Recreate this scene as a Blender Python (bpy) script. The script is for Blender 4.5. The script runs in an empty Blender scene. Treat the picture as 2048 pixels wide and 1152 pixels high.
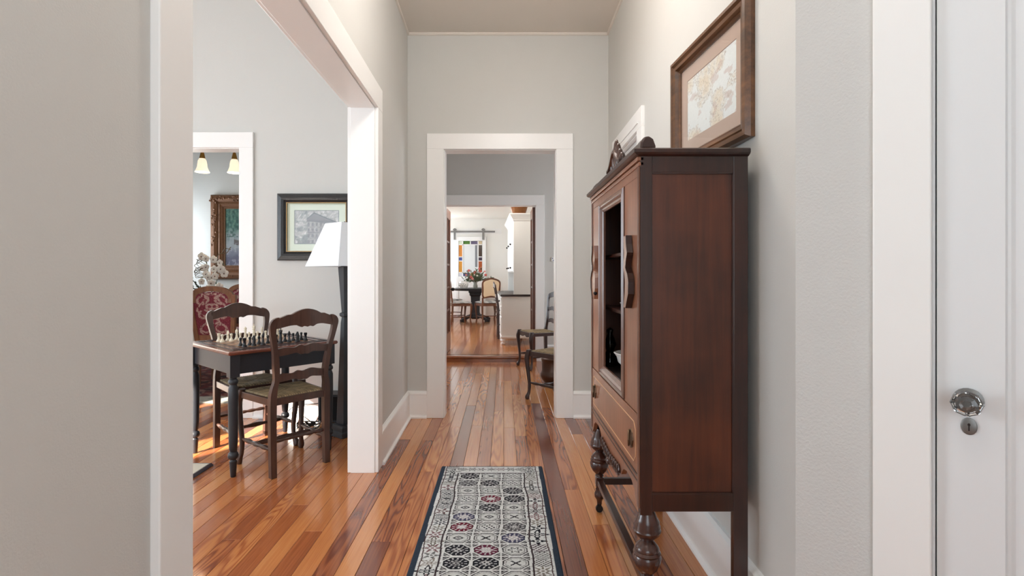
import bpy, bmesh, math, random
import numpy as np
from mathutils import Matrix, Vector
random.seed(7); np.random.seed(7)
SC = bpy.context.scene
COL = SC.collection
PI = math.pi

# ------------------------------------------------------------------ camera
F_PX = 1040.0
CAMH = 1.15
cam_d = bpy.data.cameras.new('camera')
cam_d.sensor_width = 36.0
cam_d.lens = 36.0 * F_PX / 2048.0
cam_d.shift_x = 16.0 / 2048.0
cam_d.shift_y = -28.0 / 2048.0
cam_d.clip_start = 0.05
cam = bpy.data.objects.new('camera', cam_d)
cam.location = (0, 0, CAMH)
cam.rotation_euler = (PI / 2, 0, 0)
COL.objects.link(cam)
SC.camera = cam

# ------------------------------------------------------------------ world, sun, daylight, exposure
world = bpy.data.worlds.new('world'); SC.world = world
world.use_nodes = True
bg = world.node_tree.nodes['Background']
bg.inputs[0].default_value = (0.80, 0.90, 1.0, 1)
bg.inputs[1].default_value = 2.0
SC.view_settings.view_transform = 'Standard'
SC.view_settings.look = 'None'
SC.view_settings.gamma = 1.0
SC.view_settings.use_curve_mapping = False
SC.view_settings.exposure = 0.54
try:
    SC.cycles.use_denoising = True
    SC.cycles.max_bounces = 10
    SC.cycles.diffuse_bounces = 6
    SC.cycles.sample_clamp_indirect = 8.0
    SC.cycles.caustics_reflective = False
    SC.cycles.caustics_refractive = False
except Exception:
    pass

sun_d = bpy.data.lights.new('sun', 'SUN'); sun_d.energy = 26.0; sun_d.angle = 0.01
sun_d.color = (1.0, 0.93, 0.82)
sun = bpy.data.objects.new('sun', sun_d); COL.objects.link(sun)
_d = Vector((0.55, 0.83, -math.tan(math.radians(22)))).normalized()
sun.rotation_euler = _d.to_track_quat('-Z', 'Y').to_euler()
sun.location = (-8, -6, 6)

def daylight(loc, size, direction, power, color=(0.78, 0.90, 1.0)):
    """daylight entering through one window opening of the house"""
    d = bpy.data.lights.new('window_daylight', 'AREA'); d.shape = 'RECTANGLE'
    d.size, d.size_y = size; d.energy = power; d.color = color
    o = bpy.data.objects.new('window_daylight', d); COL.objects.link(o)
    o.location = loc
    o.rotation_euler = Vector(direction).to_track_quat('-Z', 'Z').to_euler()
    return o

K = 1.0
daylight((0.1, -1.42, 1.5), (1.2, 2.0), (0, 1, 0), 14 * K)                # glazed front door
daylight((-4.62, -0.75, 1.55), (0.75, 1.8), (1, 0, 0), 12 * K)             # chess room, sunny window
daylight((-4.62, 1.9, 1.55), (1.6, 1.8), (1, 0, 0), 46 * K)                # chess room, side window
daylight((-2.9, -1.42, 1.5), (2.2, 1.9), (0, 1, 0), 44 * K)               # chess room, front window
daylight((-4.62, 6.22, 1.6), (0.75, 1.8), (1, -0.2, 0), 34 * K)                 # dining room window
daylight((2.22, 5.6, 1.6), (1.4, 1.6), (-1, 0, 0), 13 * K, (0.97, 0.98, 1.0))   # middle room window
daylight((-2.12, 8.55, 1.5), (2.2, 1.6), (1, 0.3, 0), 30 * K)               # kitchen windows
daylight((-2.12, 12.4, 1.5), (0.9, 1.6), (1, 0, 0), 16 * K)

# ------------------------------------------------------------------ mesh helpers
class MB:
    def __init__(s): s.v = []; s.f = []
    def quadbox(s, p):                       # 8 points: bottom 4 then top 4 (ccw)
        n = len(s.v); s.v += [tuple(q) for q in p]
        s.f += [(n+3, n+2, n+1, n), (n+4, n+5, n+6, n+7)]
        for i in range(4):
            j = (i+1) % 4; s.f.append((n+i, n+j, n+4+j, n+4+i))
        return s
    def box(s, x0, x1, y0, y1, z0, z1):
        return s.quadbox([(x0,y0,z0),(x1,y0,z0),(x1,y1,z0),(x0,y1,z0),(x0,y0,z1),(x1,y0,z1),(x1,y1,z1),(x0,y1,z1)])
    def rings(s, rings, cap=True, closed=False):
        n0 = len(s.v); m = len(rings[0])
        for r in rings: s.v += [tuple(p) for p in r]
        k = len(rings)
        for i in range(k if closed else k-1):
            a = n0+i*m; b = n0+((i+1) % k)*m
            for j in range(m):
                jj = (j+1) % m
                s.f.append((a+j, a+jj, b+jj, b+j))
        if cap and not closed:
            s.f.append(tuple(n0+j for j in range(m-1, -1, -1)))
            s.f.append(tuple(n0+(k-1)*m+j for j in range(m)))
        return s
    def lathe(s, prof, c=(0,0,0), n=16):     # prof: (r,z) list
        return s.rings([[(c[0]+r*math.cos(2*PI*j/n), c[1]+r*math.sin(2*PI*j/n), c[2]+z) for j in range(n)] for r, z in prof])
    def tube(s, path, rad, n=8):
        P = [Vector(p) for p in path]; k = len(P)
        if not isinstance(rad, (list, tuple)): rad = [rad]*k
        R = []; up = None
        for i in range(k):
            t = (P[min(i+1, k-1)]-P[max(i-1, 0)])
            if t.length < 1e-9: t = Vector((0,0,1))
            t.normalize()
            if up is None:
                up = Vector((0,0,1)) if abs(t.z) < 0.9 else Vector((1,0,0))
            a = up - t*up.dot(t)
            if a.length < 1e-6:
                up = Vector((0,1,0)); a = up - t*up.dot(t)
            a.normalize(); b = t.cross(a); up = a
            R.append([P[i]+(a*math.cos(2*PI*j/n)+b*math.sin(2*PI*j/n))*rad[i] for j in range(n)])
        return s.rings(R)
    def sweepv(s, pts, n=4):                 # near-vertical member: (x,y,z,w,d)
        R = []
        for x, y, z, w, d in pts:
            if n == 4: R.append([(x-w/2,y-d/2,z),(x+w/2,y-d/2,z),(x+w/2,y+d/2,z),(x-w/2,y+d/2,z)])
            else:
                ring = []
                for j in range(n):
                    a = 2*PI*(j+.5)/n; ca, sa = math.cos(a), math.sin(a)
                    e = 0.7
                    ring.append((x+w/2*math.copysign(abs(ca)**e, ca), y+d/2*math.copysign(abs(sa)**e, sa), z))
                R.append(ring)
        return s.rings(R)
    def prism(s, poly, axis, a, b):          # extrude 2D polygon along an axis ('x': poly=(y,z), 'y': (x,z), 'z': (x,y))
        def P(q, t):
            return (t,q[0],q[1]) if axis == 'x' else ((q[0],t,q[1]) if axis == 'y' else (q[0],q[1],t))
        return s.rings([[P(q,a) for q in poly], [P(q,b) for q in poly]])
    def strip(s, xs, top, bot, yc, th):      # board with curved outline: along x, thickness in y
        return s.rings([[(x, yc(x)-th/2, bot(x)), (x, yc(x)+th/2, bot(x)), (x, yc(x)+th/2, top(x)), (x, yc(x)-th/2, top(x))] for x in xs])
    def beam(s, p, q, w, h):                 # straight beam, w horizontal, h vertical
        p = Vector(p); q = Vector(q); t = (q-p).normalized()
        a = t.cross(Vector((0,0,1)))
        if a.length < 1e-6: a = Vector((1,0,0))
        a.normalize(); b = a.cross(t)
        R = []
        for c in (p, q): R.append([c-a*w/2-b*h/2, c+a*w/2-b*h/2, c+a*w/2+b*h/2, c-a*w/2+b*h/2])
        return s.rings(R)
    def ball(s, c, r, nu=10, nv=6, sc=(1,1,1)):
        prof = []
        for i in range(nv+1):
            t = -PI/2+PI*i/nv
            prof.append((max(math.cos(t), 0.02), math.sin(t)))
        return s.rings([[(c[0]+r*sc[0]*q*math.cos(2*PI*j/nu), c[1]+r*sc[1]*q*math.sin(2*PI*j/nu), c[2]+r*sc[2]*z) for j in range(nu)] for q, z in prof])
    def mesh(s, name, M=None, smooth=False):
        me = bpy.data.meshes.new(name)
        v = s.v if M is None else [tuple(M @ Vector(p)) for p in s.v]
        me.from_pydata(v, [], s.f)
        bm = bmesh.new(); bm.from_mesh(me)
        bmesh.ops.recalc_face_normals(bm, faces=bm.faces)
        bm.to_mesh(me); bm.free()
        if smooth:
            me.polygons.foreach_set('use_smooth', [True]*len(me.polygons))
        return me
    def build(s, name, mat, parent=None, M=None, smooth=False, bevel=0.0, seg=2):
        me = s.mesh(name, M, smooth)
        if mat: me.materials.append(mat)
        o = bpy.data.objects.new(name, me); COL.objects.link(o)
        if parent is not None: o.parent = parent
        if smooth: autosmooth(me)
        if bevel:
            b = o.modifiers.new('bevel', 'BEVEL'); b.width = bevel; b.segments = seg
            b.limit_method = 'ANGLE'; b.angle_limit = math.radians(40)
            b.harden_normals = False
        return o

def autosmooth(me, ang=50):
    bm = bmesh.new(); bm.from_mesh(me)
    lim = math.radians(ang)
    for e in bm.edges:
        if len(e.link_faces) == 2 and e.calc_face_angle(0) > lim: e.smooth = False
    bm.to_mesh(me); bm.free()

def catmull(pts, n=5):
    out = []
    k = len(pts)
    for i in range(k-1):
        p0 = pts[max(i-1,0)]; p1 = pts[i]; p2 = pts[i+1]; p3 = pts[min(i+2,k-1)]
        for j in range(n):
            t = j/n
            out.append(tuple(0.5*((2*b)+(-a+c)*t+(2*a-5*b+4*c-d)*t*t+(-a+3*b-3*c+d)*t**3) for a,b,c,d in zip(p0,p1,p2,p3)))
    out.append(tuple(pts[-1]))
    return out

def interp(xs, ys):
    return lambda x: float(np.interp(x, xs, ys))
def sinterp(pts, n=8):
    c = catmull(pts, n); xs = [p[0] for p in c]; ys = [p[1] for p in c]
    return lambda x: float(np.interp(x, xs, ys))

def empty(name, loc=(0,0,0), rz=0.0):
    o = bpy.data.objects.new(name, None); COL.objects.link(o)
    o.location = loc; o.rotation_euler = (0,0,rz); o.empty_display_size = 0.1
    return o
def tag(o, label=None, cat=None, group=None, kind=None):
    if label: o['label'] = label
    if cat: o['category'] = cat
    if group: o['group'] = group
    if kind: o['kind'] = kind
    return o
def struct(o): o['kind'] = 'structure'; return o
def copy_tree(o, parent=None):
    c = o.copy(); COL.objects.link(c)
    if parent is not None: c.parent = parent
    for ch in list(o.children): copy_tree(ch, c)
    return c

# ------------------------------------------------------------------ materials
def srgb(r, g, b):
    def f(c):
        c = c/255.0
        return c/12.92 if c <= 0.04045 else ((c+0.055)/1.055)**2.4
    return (f(r), f(g), f(b), 1.0)

def new_mat(name):
    m = bpy.data.materials.new(name); m.use_nodes = True
    nt = m.node_tree; b = nt.nodes['Principled BSDF']
    return m, nt, b

def paint(name, col, rough=0.5, var=0.03, bump=0.0, bscale=300, spec=0.4, metal=0.0, coat=0.0, vscale=6):
    m, nt, b = new_mat(name); N = nt.nodes.new; L = nt.links.new
    tc = N('ShaderNodeTexCoord')
    no = N('ShaderNodeTexNoise'); no.inputs['Scale'].default_value = vscale; no.inputs['Detail'].default_value = 4
    L(tc.outputs['Object'], no.inputs['Vector'])
    mx = N('ShaderNodeMix'); mx.data_type = 'RGBA'
    mx.inputs['A'].default_value = tuple(c*(1-var) for c in col[:3])+(1,)
    mx.inputs['B'].default_value = tuple(min(1, c*(1+var)) for c in col[:3])+(1,)
    L(no.outputs['Fac'], mx.inputs['Factor']); L(mx.outputs['Result'], b.inputs['Base Color'])
    b.inputs['Roughness'].default_value = rough; b.inputs['Specular IOR Level'].default_value = spec
    b.inputs['Metallic'].default_value = metal; b.inputs['Coat Weight'].default_value = coat
    b.inputs['Coat Roughness'].default_value = 0.15
    if bump:
        n2 = N('ShaderNodeTexNoise'); n2.inputs['Scale'].default_value = bscale; n2.inputs['Detail'].default_value = 3
        L(tc.outputs['Object'], n2.inputs['Vector'])
        bp = N('ShaderNodeBump'); bp.inputs['Strength'].default_value = bump; bp.inputs['Distance'].default_value = 0.002
        L(n2.outputs['Fac'], bp.inputs['Height']); L(bp.outputs['Normal'], b.inputs['Normal'])
    return m

def wood(name, c0, c1, axis='z', rough=0.3, coat=0.2, scale=1.0, patch=0.5):
    """furniture wood: fine streaks along one axis over broad tonal patches"""
    m, nt, b = new_mat(name); N = nt.nodes.new; L = nt.links.new
    tc = N('ShaderNodeTexCoord'); mp = N('ShaderNodeMapping')
    s = {'x': (2,40,40), 'y': (40,2,40), 'z': (40,40,2)}[axis]
    mp.inputs['Scale'].default_value = tuple(q*scale for q in s)
    L(tc.outputs['Object'], mp.inputs['Vector'])
    n1 = N('ShaderNodeTexNoise'); n1.inputs['Scale'].default_value = 1.6; n1.inputs['Detail'].default_value = 6; n1.inputs['Roughness'].default_value = 0.65
    L(mp.outputs['Vector'], n1.inputs['Vector'])
    n2 = N('ShaderNodeTexNoise'); n2.inputs['Scale'].default_value = 4.0; n2.inputs['Detail'].default_value = 3
    L(tc.outputs['Object'], n2.inputs['Vector'])
    ad = N('ShaderNodeMix'); ad.inputs['Factor'].default_value = patch
    L(n1.outputs['Fac'], ad.inputs['A']); L(n2.outputs['Fac'], ad.inputs['B'])
    cr = N('ShaderNodeValToRGB'); cr.color_ramp.elements[0].position = 0.32; cr.color_ramp.elements[1].position = 0.68
    cr.color_ramp.elements[0].color = c0; cr.color_ramp.elements[1].color = c1
    L(ad.outputs['Result'], cr.inputs['Fac']); L(cr.outputs['Color'], b.inputs['Base Color'])
    b.inputs['Roughness'].default_value = rough; b.inputs['Coat Weight'].default_value = coat; b.inputs['Coat Roughness'].default_value = 0.2
    return m

def vcol(name, rough=0.8, spec=0.2, bump=0.0, bscale=900, sheen=0.0):
    m, nt, b = new_mat(name); N = nt.nodes.new; L = nt.links.new
    a = N('ShaderNodeAttribute'); a.attribute_name = 'Col'
    L(a.outputs['Color'], b.inputs['Base Color'])
    b.inputs['Roughness'].default_value = rough; b.inputs['Specular IOR Level'].default_value = spec
    if sheen: b.inputs['Sheen Weight'].default_value = sheen
    if bump:
        tc = N('ShaderNodeTexCoord'); n2 = N('ShaderNodeTexNoise'); n2.inputs['Scale'].default_value = bscale
        L(tc.outputs['Object'], n2.inputs['Vector'])
        bp = N('ShaderNodeBump'); bp.inputs['Strength'].default_value = bump; bp.inputs['Distance'].default_value = 0.003
        L(n2.outputs['Fac'], bp.inputs['Height']); L(bp.outputs['Normal'], b.inputs['Normal'])
    return m

def pane_mat(name, tint=(1,1,1,1), refl=0.03):
    m, nt, b = new_mat(name); N = nt.nodes.new; L = nt.links.new
    nt.nodes.remove(b)
    out = nt.nodes['Material Output']
    t = N('ShaderNodeBsdfTransparent'); t.inputs['Color'].default_value = tint
    g = N('ShaderNodeBsdfGlossy'); g.inputs['Roughness'].default_value = 0.02
    lw = N('ShaderNodeLayerWeight'); lw.inputs['Blend'].default_value = 0.5
    pw = N('ShaderNodeMath'); pw.operation = 'POWER'; pw.inputs[1].default_value = 5.0
    L(lw.outputs['Facing'], pw.inputs[0])
    fr = N('ShaderNodeMath'); fr.operation = 'MULTIPLY_ADD'; fr.inputs[1].default_value = 0.9; fr.inputs[2].default_value = refl
    L(pw.outputs[0], fr.inputs[0])
    mx = N('ShaderNodeMixShader')
    L(fr.outputs[0], mx.inputs['Fac']); L(t.outputs['BSDF'], mx.inputs[1]); L(g.outputs['BSDF'], mx.inputs[2])
    L(mx.outputs['Shader'], out.inputs['Surface'])
    return m

def glow_mat(name, col, strength):
    m, nt, b = new_mat(name)
    b.inputs['Base Color'].default_value = col
    b.inputs['Emission Color'].default_value = col; b.inputs['Emission Strength'].default_value = strength
    b.inputs['Roughness'].default_value = 0.3
    return m

def floor_mat(name, rough=0.22):
    m, nt, b = new_mat(name); N = nt.nodes.new; L = nt.links.new
    def math_(op, a=None, c=None, v=None):
        q = N('ShaderNodeMath'); q.operation = op
        if a is not None: L(a, q.inputs[0])
        if c is not None: L(c, q.inputs[1])
        if v is not None: q.inputs[1].default_value = v
        return q.outputs[0]
    at = N('ShaderNodeAttribute'); at.attribute_name = 'Col'
    sp = N('ShaderNodeSeparateColor'); L(at.outputs['Color'], sp.inputs['Color'])
    tc = N('ShaderNodeTexCoord'); sx = N('ShaderNodeSeparateXYZ'); L(tc.outputs['Object'], sx.inputs['Vector'])
    off = math_('MULTIPLY', sp.outputs['Green'], v=37.0)
    cb = N('ShaderNodeCombineXYZ')
    L(math_('MULTIPLY', sx.outputs['X'], v=9.0), cb.inputs['X'])
    L(math_('ADD', math_('MULTIPLY', sx.outputs['Y'], v=0.75), off), cb.inputs['Y'])
    L(off, cb.inputs['Z'])
    n1 = N('ShaderNodeTexNoise'); n1.inputs['Scale'].default_value = 1.5; n1.inputs['Detail'].default_value = 1.0
    L(cb.outputs['Vector'], n1.inputs['Vector'])
    ring = math_('SINE', math_('MULTIPLY', n1.outputs['Fac'], v=72.0))
    ring = math_('MULTIPLY', math_('ADD', ring, v=1.0), v=0.5)
    ring = math_('POWER', ring, v=1.8)
    ring = math_('MULTIPLY', ring, sp.outputs['Blue'])
    cb2 = N('ShaderNodeCombineXYZ')
    L(math_('MULTIPLY', sx.outputs['X'], v=170.0), cb2.inputs['X'])
    L(math_('ADD', math_('MULTIPLY', sx.outputs['Y'], v=3.0), off), cb2.inputs['Y']); L(off, cb2.inputs['Z'])
    n2 = N('ShaderNodeTexNoise'); n2.inputs['Scale'].default_value = 1.0; n2.inputs['Detail'].default_value = 3
    L(cb2.outputs['Vector'], n2.inputs['Vector'])
    tone = math_('ADD', sp.outputs['Red'], math_('MULTIPLY', math_('SUBTRACT', n2.outputs['Fac'], v=0.5), v=0.35))
    n3 = N('ShaderNodeTexNoise'); n3.inputs['Scale'].default_value = 0.5; n3.inputs['Detail'].default_value = 2
    L(cb.outputs['Vector'], n3.inputs['Vector'])
    tone = math_('ADD', tone, math_('MULTIPLY', math_('SUBTRACT', n3.outputs['Fac'], v=0.5), v=0.3))
    tone = math_('SUBTRACT', tone, math_('MULTIPLY', ring, v=0.34))
    cr = N('ShaderNodeValToRGB'); e = cr.color_ramp.elements
    e[0].position = 0.0; e[0].color = srgb(78, 34, 20)
    e[1].position = 1.0; e[1].color = srgb(214, 154, 98)
    for p, c in ((0.25, (118, 60, 36)), (0.5, (162, 93, 53)), (0.75, (192, 123, 71))):
        q = e.new(p); q.color = srgb(*c)
    L(tone, cr.inputs['Fac']); L(cr.outputs['Color'], b.inputs['Base Color'])
    b.inputs['Roughness'].default_value = rough
    b.inputs['Coat Weight'].default_value = 0.5; b.inputs['Coat Roughness'].default_value = 0.10
    return m

WALL = paint('wall_paint_greige', srgb(205, 204, 200), 0.75, 0.015, 0.25, 260, 0.25)
WALLN = paint('wall_paint_textured', srgb(204, 203, 200), 0.75, 0.02, 0.8, 150, 0.25)
CEIL = paint('ceiling_paint', srgb(220, 213, 204), 0.85, 0.01, 0.1, 200, 0.2)
CEILW = paint('kitchen_ceiling_paint', srgb(240, 236, 228), 0.85, 0.01)
KWALL = paint('kitchen_wall_paint', srgb(240, 238, 233), 0.75, 0.01, 0.1, 200, 0.2)
TRIM = paint('white_trim_gloss', srgb(240, 239, 237), 0.32, 0.012, 0.05, 60, 0.4)
DOORW = paint('white_door_paint', srgb(228, 229, 230), 0.35, 0.012, 0.05, 60, 0.4)
FLOOR = floor_mat('pine_floor')
SUB = paint('dark_subfloor', srgb(52, 28, 18), 0.9, 0.1)
STEPW = wood('step_wood', srgb(96, 50, 28), srgb(170, 104, 62), 'x', 0.25, 0.4)
CABW = wood('mahogany_side', srgb(46, 22, 13), srgb(104, 52, 29), 'z', 0.42, 0.1, 0.6, 0.55)
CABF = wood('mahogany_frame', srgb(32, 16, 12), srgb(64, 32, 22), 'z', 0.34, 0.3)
CABP = wood('walnut_veneer', srgb(108, 66, 45), srgb(158, 104, 75), 'z', 0.36, 0.3)
CABM = wood('mahogany_moulding', srgb(74, 46, 36), srgb(124, 82, 62), 'z', 0.3, 0.4)
CABT = wood('mahogany_turned', srgb(34, 19, 16), srgb(82, 44, 32), 'z', 0.26, 0.45)
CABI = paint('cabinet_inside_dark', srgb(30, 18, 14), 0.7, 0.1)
BRASSO = paint('old_brass', srgb(120, 100, 82), 0.4, 0.1, metal=1.0)
INLAY = paint('pale_inlay', srgb(214, 176, 140), 0.45, 0.02)
CHW = wood('chair_walnut', srgb(42, 27, 22), srgb(82, 53, 42), 'z', 0.36, 0.25)
CHD = wood('chair_dark', srgb(36, 25, 24), srgb(70, 50, 46), 'z', 0.36, 0.25)
BLACK = paint('black_painted_wood', srgb(38, 39, 44), 0.42, 0.12, 0.1, 80, 0.45)
TTOP = wood('table_top_red', srgb(74, 36, 28), srgb(128, 72, 54), 'x', 0.25, 0.35)
LAMPK = paint('lamp_black', srgb(52, 54, 58), 0.5, 0.1)
SHADE = paint('white_lampshade', srgb(236, 238, 242), 0.8, 0.01, 0.1, 800)
PANE = pane_mat('clear_glass')
KNOBG, _nt, _b = new_mat('crystal')
_b.inputs['Transmission Weight'].default_value = 1.0; _b.inputs['Roughness'].default_value = 0.0; _b.inputs['IOR'].default_value = 1.5
_b.inputs['Base Color'].default_value = (0.9, 0.93, 0.95, 1)
NICKEL = paint('aged_nickel', srgb(128, 126, 124), 0.45, 0.15, metal=0.8)
DARKM = paint('dark_iron', srgb(40, 38, 38), 0.5, 0.1, metal=0.6)
VC = vcol('printed_surface', 0.7, 0.25)
RUGM = vcol('rug_pile', 0.95, 0.08, 0.4, 700, 0.03)
DAMASK = vcol('damask_fabric', 0.8, 0.2, 0.2, 900, 0.2)
RUSH = vcol('woven_rush', 0.75, 0.25)
WHITEC = paint('white_ceramic', srgb(238, 238, 236), 0.2, 0.01, spec=0.5)
LEAF = paint('leaf_green', srgb(96, 106, 78), 0.55, 0.35, vscale=40)
LEAFD = paint('dark_leaf_green', srgb(46, 66, 56), 0.5, 0.25, vscale=40)
STEMM = paint('twig_brown', srgb(104, 88, 62), 0.7, 0.2)
PETALW = paint('petal_white', srgb(246, 240, 232), 0.6, 0.03)
PETALP = paint('petal_coral', srgb(206, 104, 96), 0.6, 0.15, vscale=50)
PETALR = paint('petal_rose', srgb(226, 148, 140), 0.6, 0.15, vscale=50)
KNOBBLK = DARKM

# ------------------------------------------------------------------ structure: frames for each wall plane
YE = 4.167      # end wall of the hall (also back wall of the chess room)
YB = 6.87       # wall between the middle room and the kitchen
YK = 13.0       # far kitchen wall
H = 3.085
KZ = 0.07       # kitchen floor level
KH = 2.53       # kitchen ceiling
def frame(o, u, v): # origin, u dir, v dir (into the wall)
    u = Vector(u).normalized(); v = Vector(v).normalized()
    return Matrix(((u.x, v.x, 0, o[0]), (u.y, v.y, 0, o[1]), (0, 0, 1, 0), (0, 0, 0, 1)))
LS, RS = 0.022, 0.012
F_LEFT = frame((-0.773+LS*YE, 0), (-LS, 1, 0), (-1, -LS, 0))
F_RIGHT = frame((0.837-RS*YE, 0), (RS, 1, 0), (1, -RS, 0))
F_END = frame((0, YE), (1, 0, 0), (0, 1, 0))
F_BACK = frame((0, YB), (1, 0, 0), (0, 1, 0))
F_NEAR = frame((0.804, 1.434), (1, -1, 0), (1, 1, 0))     # diagonal foyer wall with the closet door

H2 = 3.6       # chess and dining room ceiling
def wall(name, F, u0, u1, th, openings, mat, h=H2, z0=0.0):
    m = MB()
    cuts = sorted(set([u0, u1]+[q for o in openings for q in o[:2]]))
    for a, b in zip(cuts[:-1], cuts[1:]):
        mid = (a+b)/2; ops = [o for o in openings if o[0] < mid < o[1]]
        if not ops: m.box(a, b, 0, th, z0, h)
        else:
            o = ops[0]
            if o[2] > z0+0.01: m.box(a, b, 0, th, z0, o[2])
            m.box(a, b, 0, th, o[3], h)
    return struct(m.build(name, mat, None, F))

wall('wall_left', F_LEFT, -1.5, YE, 0.138, [(1.15, 3.012, 0, 2.116)], WALL)
wall('wall_right', F_RIGHT, 1.434, YE, 0.13, [(3.16, 3.80, 0, 2.02)], WALL)
wall('wall_end', F_END, -4.7, 2.3, 0.13, [(-3.0, -2.115, 0, 2.16), (-0.481, 0.417, 0, 2.147)], WALL)
wall('wall_back', F_BACK, -4.7, 2.3, 0.13, [(-0.80, 0.425, 0, 2.06)], WALL)
# near right wall, with the glazed-knob door, and its angled return
wall('wall_near', F_NEAR, 0.0, 1.3, 0.12, [(0.292, 1.06, 0, 2.12)], WALLN)
wall('wall_foyer', frame((1.72, 0), (0, 1, 0), (1, 0, 0)), -1.5, 0.52, 0.12, [], WALL)
# outer shell
wall('wall_west', frame((-4.7, 0), (0, 1, 0), (-1, 0, 0)), -1.5, 7.0, 0.15, [(-1.15, -0.35, 0.6, 2.55), (1.1, 2.7, 0.6, 2.45), (5.85, 6.6, 0.7, 2.5)], WALL)
wall('wall_front', frame((0, -1.5), (1, 0, 0), (0, -1, 0)), -4.7, 2.3, 0.15, [(-4.0, -1.8, 0.55, 2.45), (-0.5, 0.7, 0.0, 2.5)], WALL)
wall('wall_east', frame((2.3, 0), (0, 1, 0), (1, 0, 0)), -1.5, 7.0, 0.15, [(4.9, 6.3, 0.8, 2.4)], WALL)
wall('wall_partition', frame((-1.05, 0), (0, 1, 0), (-1, 0, 0)), YE+0.13, YB, 0.12, [], WALL)
struct(MB().box(-0.83, 2.45, -1.65, 7.0, H, H+0.12).box(-1.10, -0.78, YE+.1, 7.0, H, H+.12).build('ceiling', CEIL))
struct(MB().box(-4.85, 2.45, -1.65, 7.0, H2, H2+0.12).build('ceiling', CEIL))
# kitchen shell
wall('wall_kitchen_far', frame((0, YK), (1, 0, 0), (0, 1, 0)), -2.2, 0.85, 0.15, [], KWALL, KH+.02, KZ)
wall('wall_kitchen_left', frame((-2.2, 0), (0, 1, 0), (-1, 0, 0)), 7.0, YK, 0.15, [(7.4, 9.7, 0.7, 2.3), (11.95, 12.85, 0.7, 2.3)], KWALL, KH+.02, KZ)
wall('wall_kitchen_right', frame((0.72, 0), (0, 1, 0), (1, 0, 0)), 7.0, YK, 0.15, [], KWALL, KH+.02, KZ)
struct(MB().box(-2.35, 0.87, 7.0, YK+0.15, KH, KH+0.1).build('ceiling', CEILW))

# windows: white frames with glass, in the outer walls
def window(n, F, u0, u1, z0, z1, th=0.15):
    e = struct(MB().box(u0-.1, u1+.1, -.05, .02, z0-.04, z0).build('window_%d' % n, TRIM, None, F))
    m = MB()
    for a, b in ((u0, u0+.05), (u1-.05, u1)): m.box(a, b, .05, .10, z0, z1)
    m.box(u0, u1, .05, .10, z0, z0+.06); m.box(u0, u1, .05, .10, z1-.05, z1)
    m.box(u0, u1, .05, .10, (z0+z1)/2-.02, (z0+z1)/2+.02)
    m.build('window_frame', TRIM, e, F)
    MB().box(u0+.05, u1-.05, .07, .074, z0+.06, z1-.05).build('pane', PANE, e, F)
FW = frame((-4.7, 0), (0, 1, 0), (-1, 0, 0)); FF = frame((0, -1.5), (1, 0, 0), (0, -1, 0))
window(1, FW, -1.15, -0.35, 0.6, 2.55); window(2, FW, 1.1, 2.7, 0.6, 2.45); window(3, FW, 5.85, 6.6, 0.7, 2.5)
window(4, FF, -4.0, -1.8, 0.55, 2.45); window(5, frame((2.3, 0), (0, 1, 0), (1, 0, 0)), 4.9, 6.3, 0.8, 2.4)
FK = frame((-2.2, 0), (0, 1, 0), (-1, 0, 0))
window(6, FK, 7.4, 9.7, 0.7, 2.3); window(7, FK, 11.95, 12.85, 0.7, 2.3)
# unseen wall added to keep the low sun off the front windows
struct(MB().box(-6.6, 5.0, -5.4, -5.2, -0.1, 4.6).build('wall_sun_block', WALL))
# glazed front door behind the viewer
e = struct(MB().box(-.5, -.38, .04, .09, .0, 2.5).build('door_1', DOORW, None, FF))
MB().box(.58, .7, .04, .09, 0, 2.5).build('stile', DOORW, e, FF)
MB().box(-.38, .58, .04, .09, 0, .35).build('rail', DOORW, e, FF)
MB().box(-.38, .58, .04, .09, 2.38, 2.5).build('rail', DOORW, e, FF)
MB().box(-.38, .58, .06, .065, .35, 2.38).build('pane', PANE, e, FF)

# floors: subfloor slab, every plank its own board
PW = 0.081
sub = struct(MB().box(-4.7, 2.3, -1.5, 6.88, -0.06, -0.014).build('floor', SUB))
ksub = struct(MB().box(-2.2, 0.72, 6.95, YK, KZ-0.06, KZ-0.014).build('floor', SUB))
REG = [(-.80, .86, 1.4, 4.35), (-.65, .62, 4.0, 6.88), (-2.35, -.70, 1.9, 4.3), (-3.15, -1.95, 4.1, 5.3)]
def plank_mesh(boxes, name):
    v, f, c = [], [], []
    for x0, x1, y0, y1, z, col in boxes:
        n = len(v); g = 0.0007; ch = 0.0012
        v += [(x0+g,y0+g,z-.016),(x1-g,y0+g,z-.016),(x1-g,y1-g,z-.016),(x0+g,y1-g,z-.016),
              (x0+g,y0+g,z-ch),(x1-g,y0+g,z-ch),(x1-g,y1-g,z-ch),(x0+g,y1-g,z-ch),
              (x0+g+ch,y0+g+ch,z),(x1-g-ch,y0+g+ch,z),(x1-g-ch,y1-g-ch,z),(x0+g+ch,y1-g-ch,z)]
        for b in (0, 4):
            for i in range(4):
                j = (i+1) % 4; f.append((n+b+i, n+b+j, n+b+4+j, n+b+4+i))
        f.append((n+8, n+9, n+10, n+11)); f.append((n+3, n+2, n+1, n))
        c += [col]*12
    me = bpy.data.meshes.new(name); me.from_pydata(v, [], f)
    a = me.color_attributes.new('Col', 'FLOAT_COLOR', 'POINT')
    a.data.foreach_set('color', np.array(c, dtype=np.float32).ravel())
    me.materials.append(FLOOR)
    return me
rng = random.Random(21)
kt = 0.0
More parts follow.
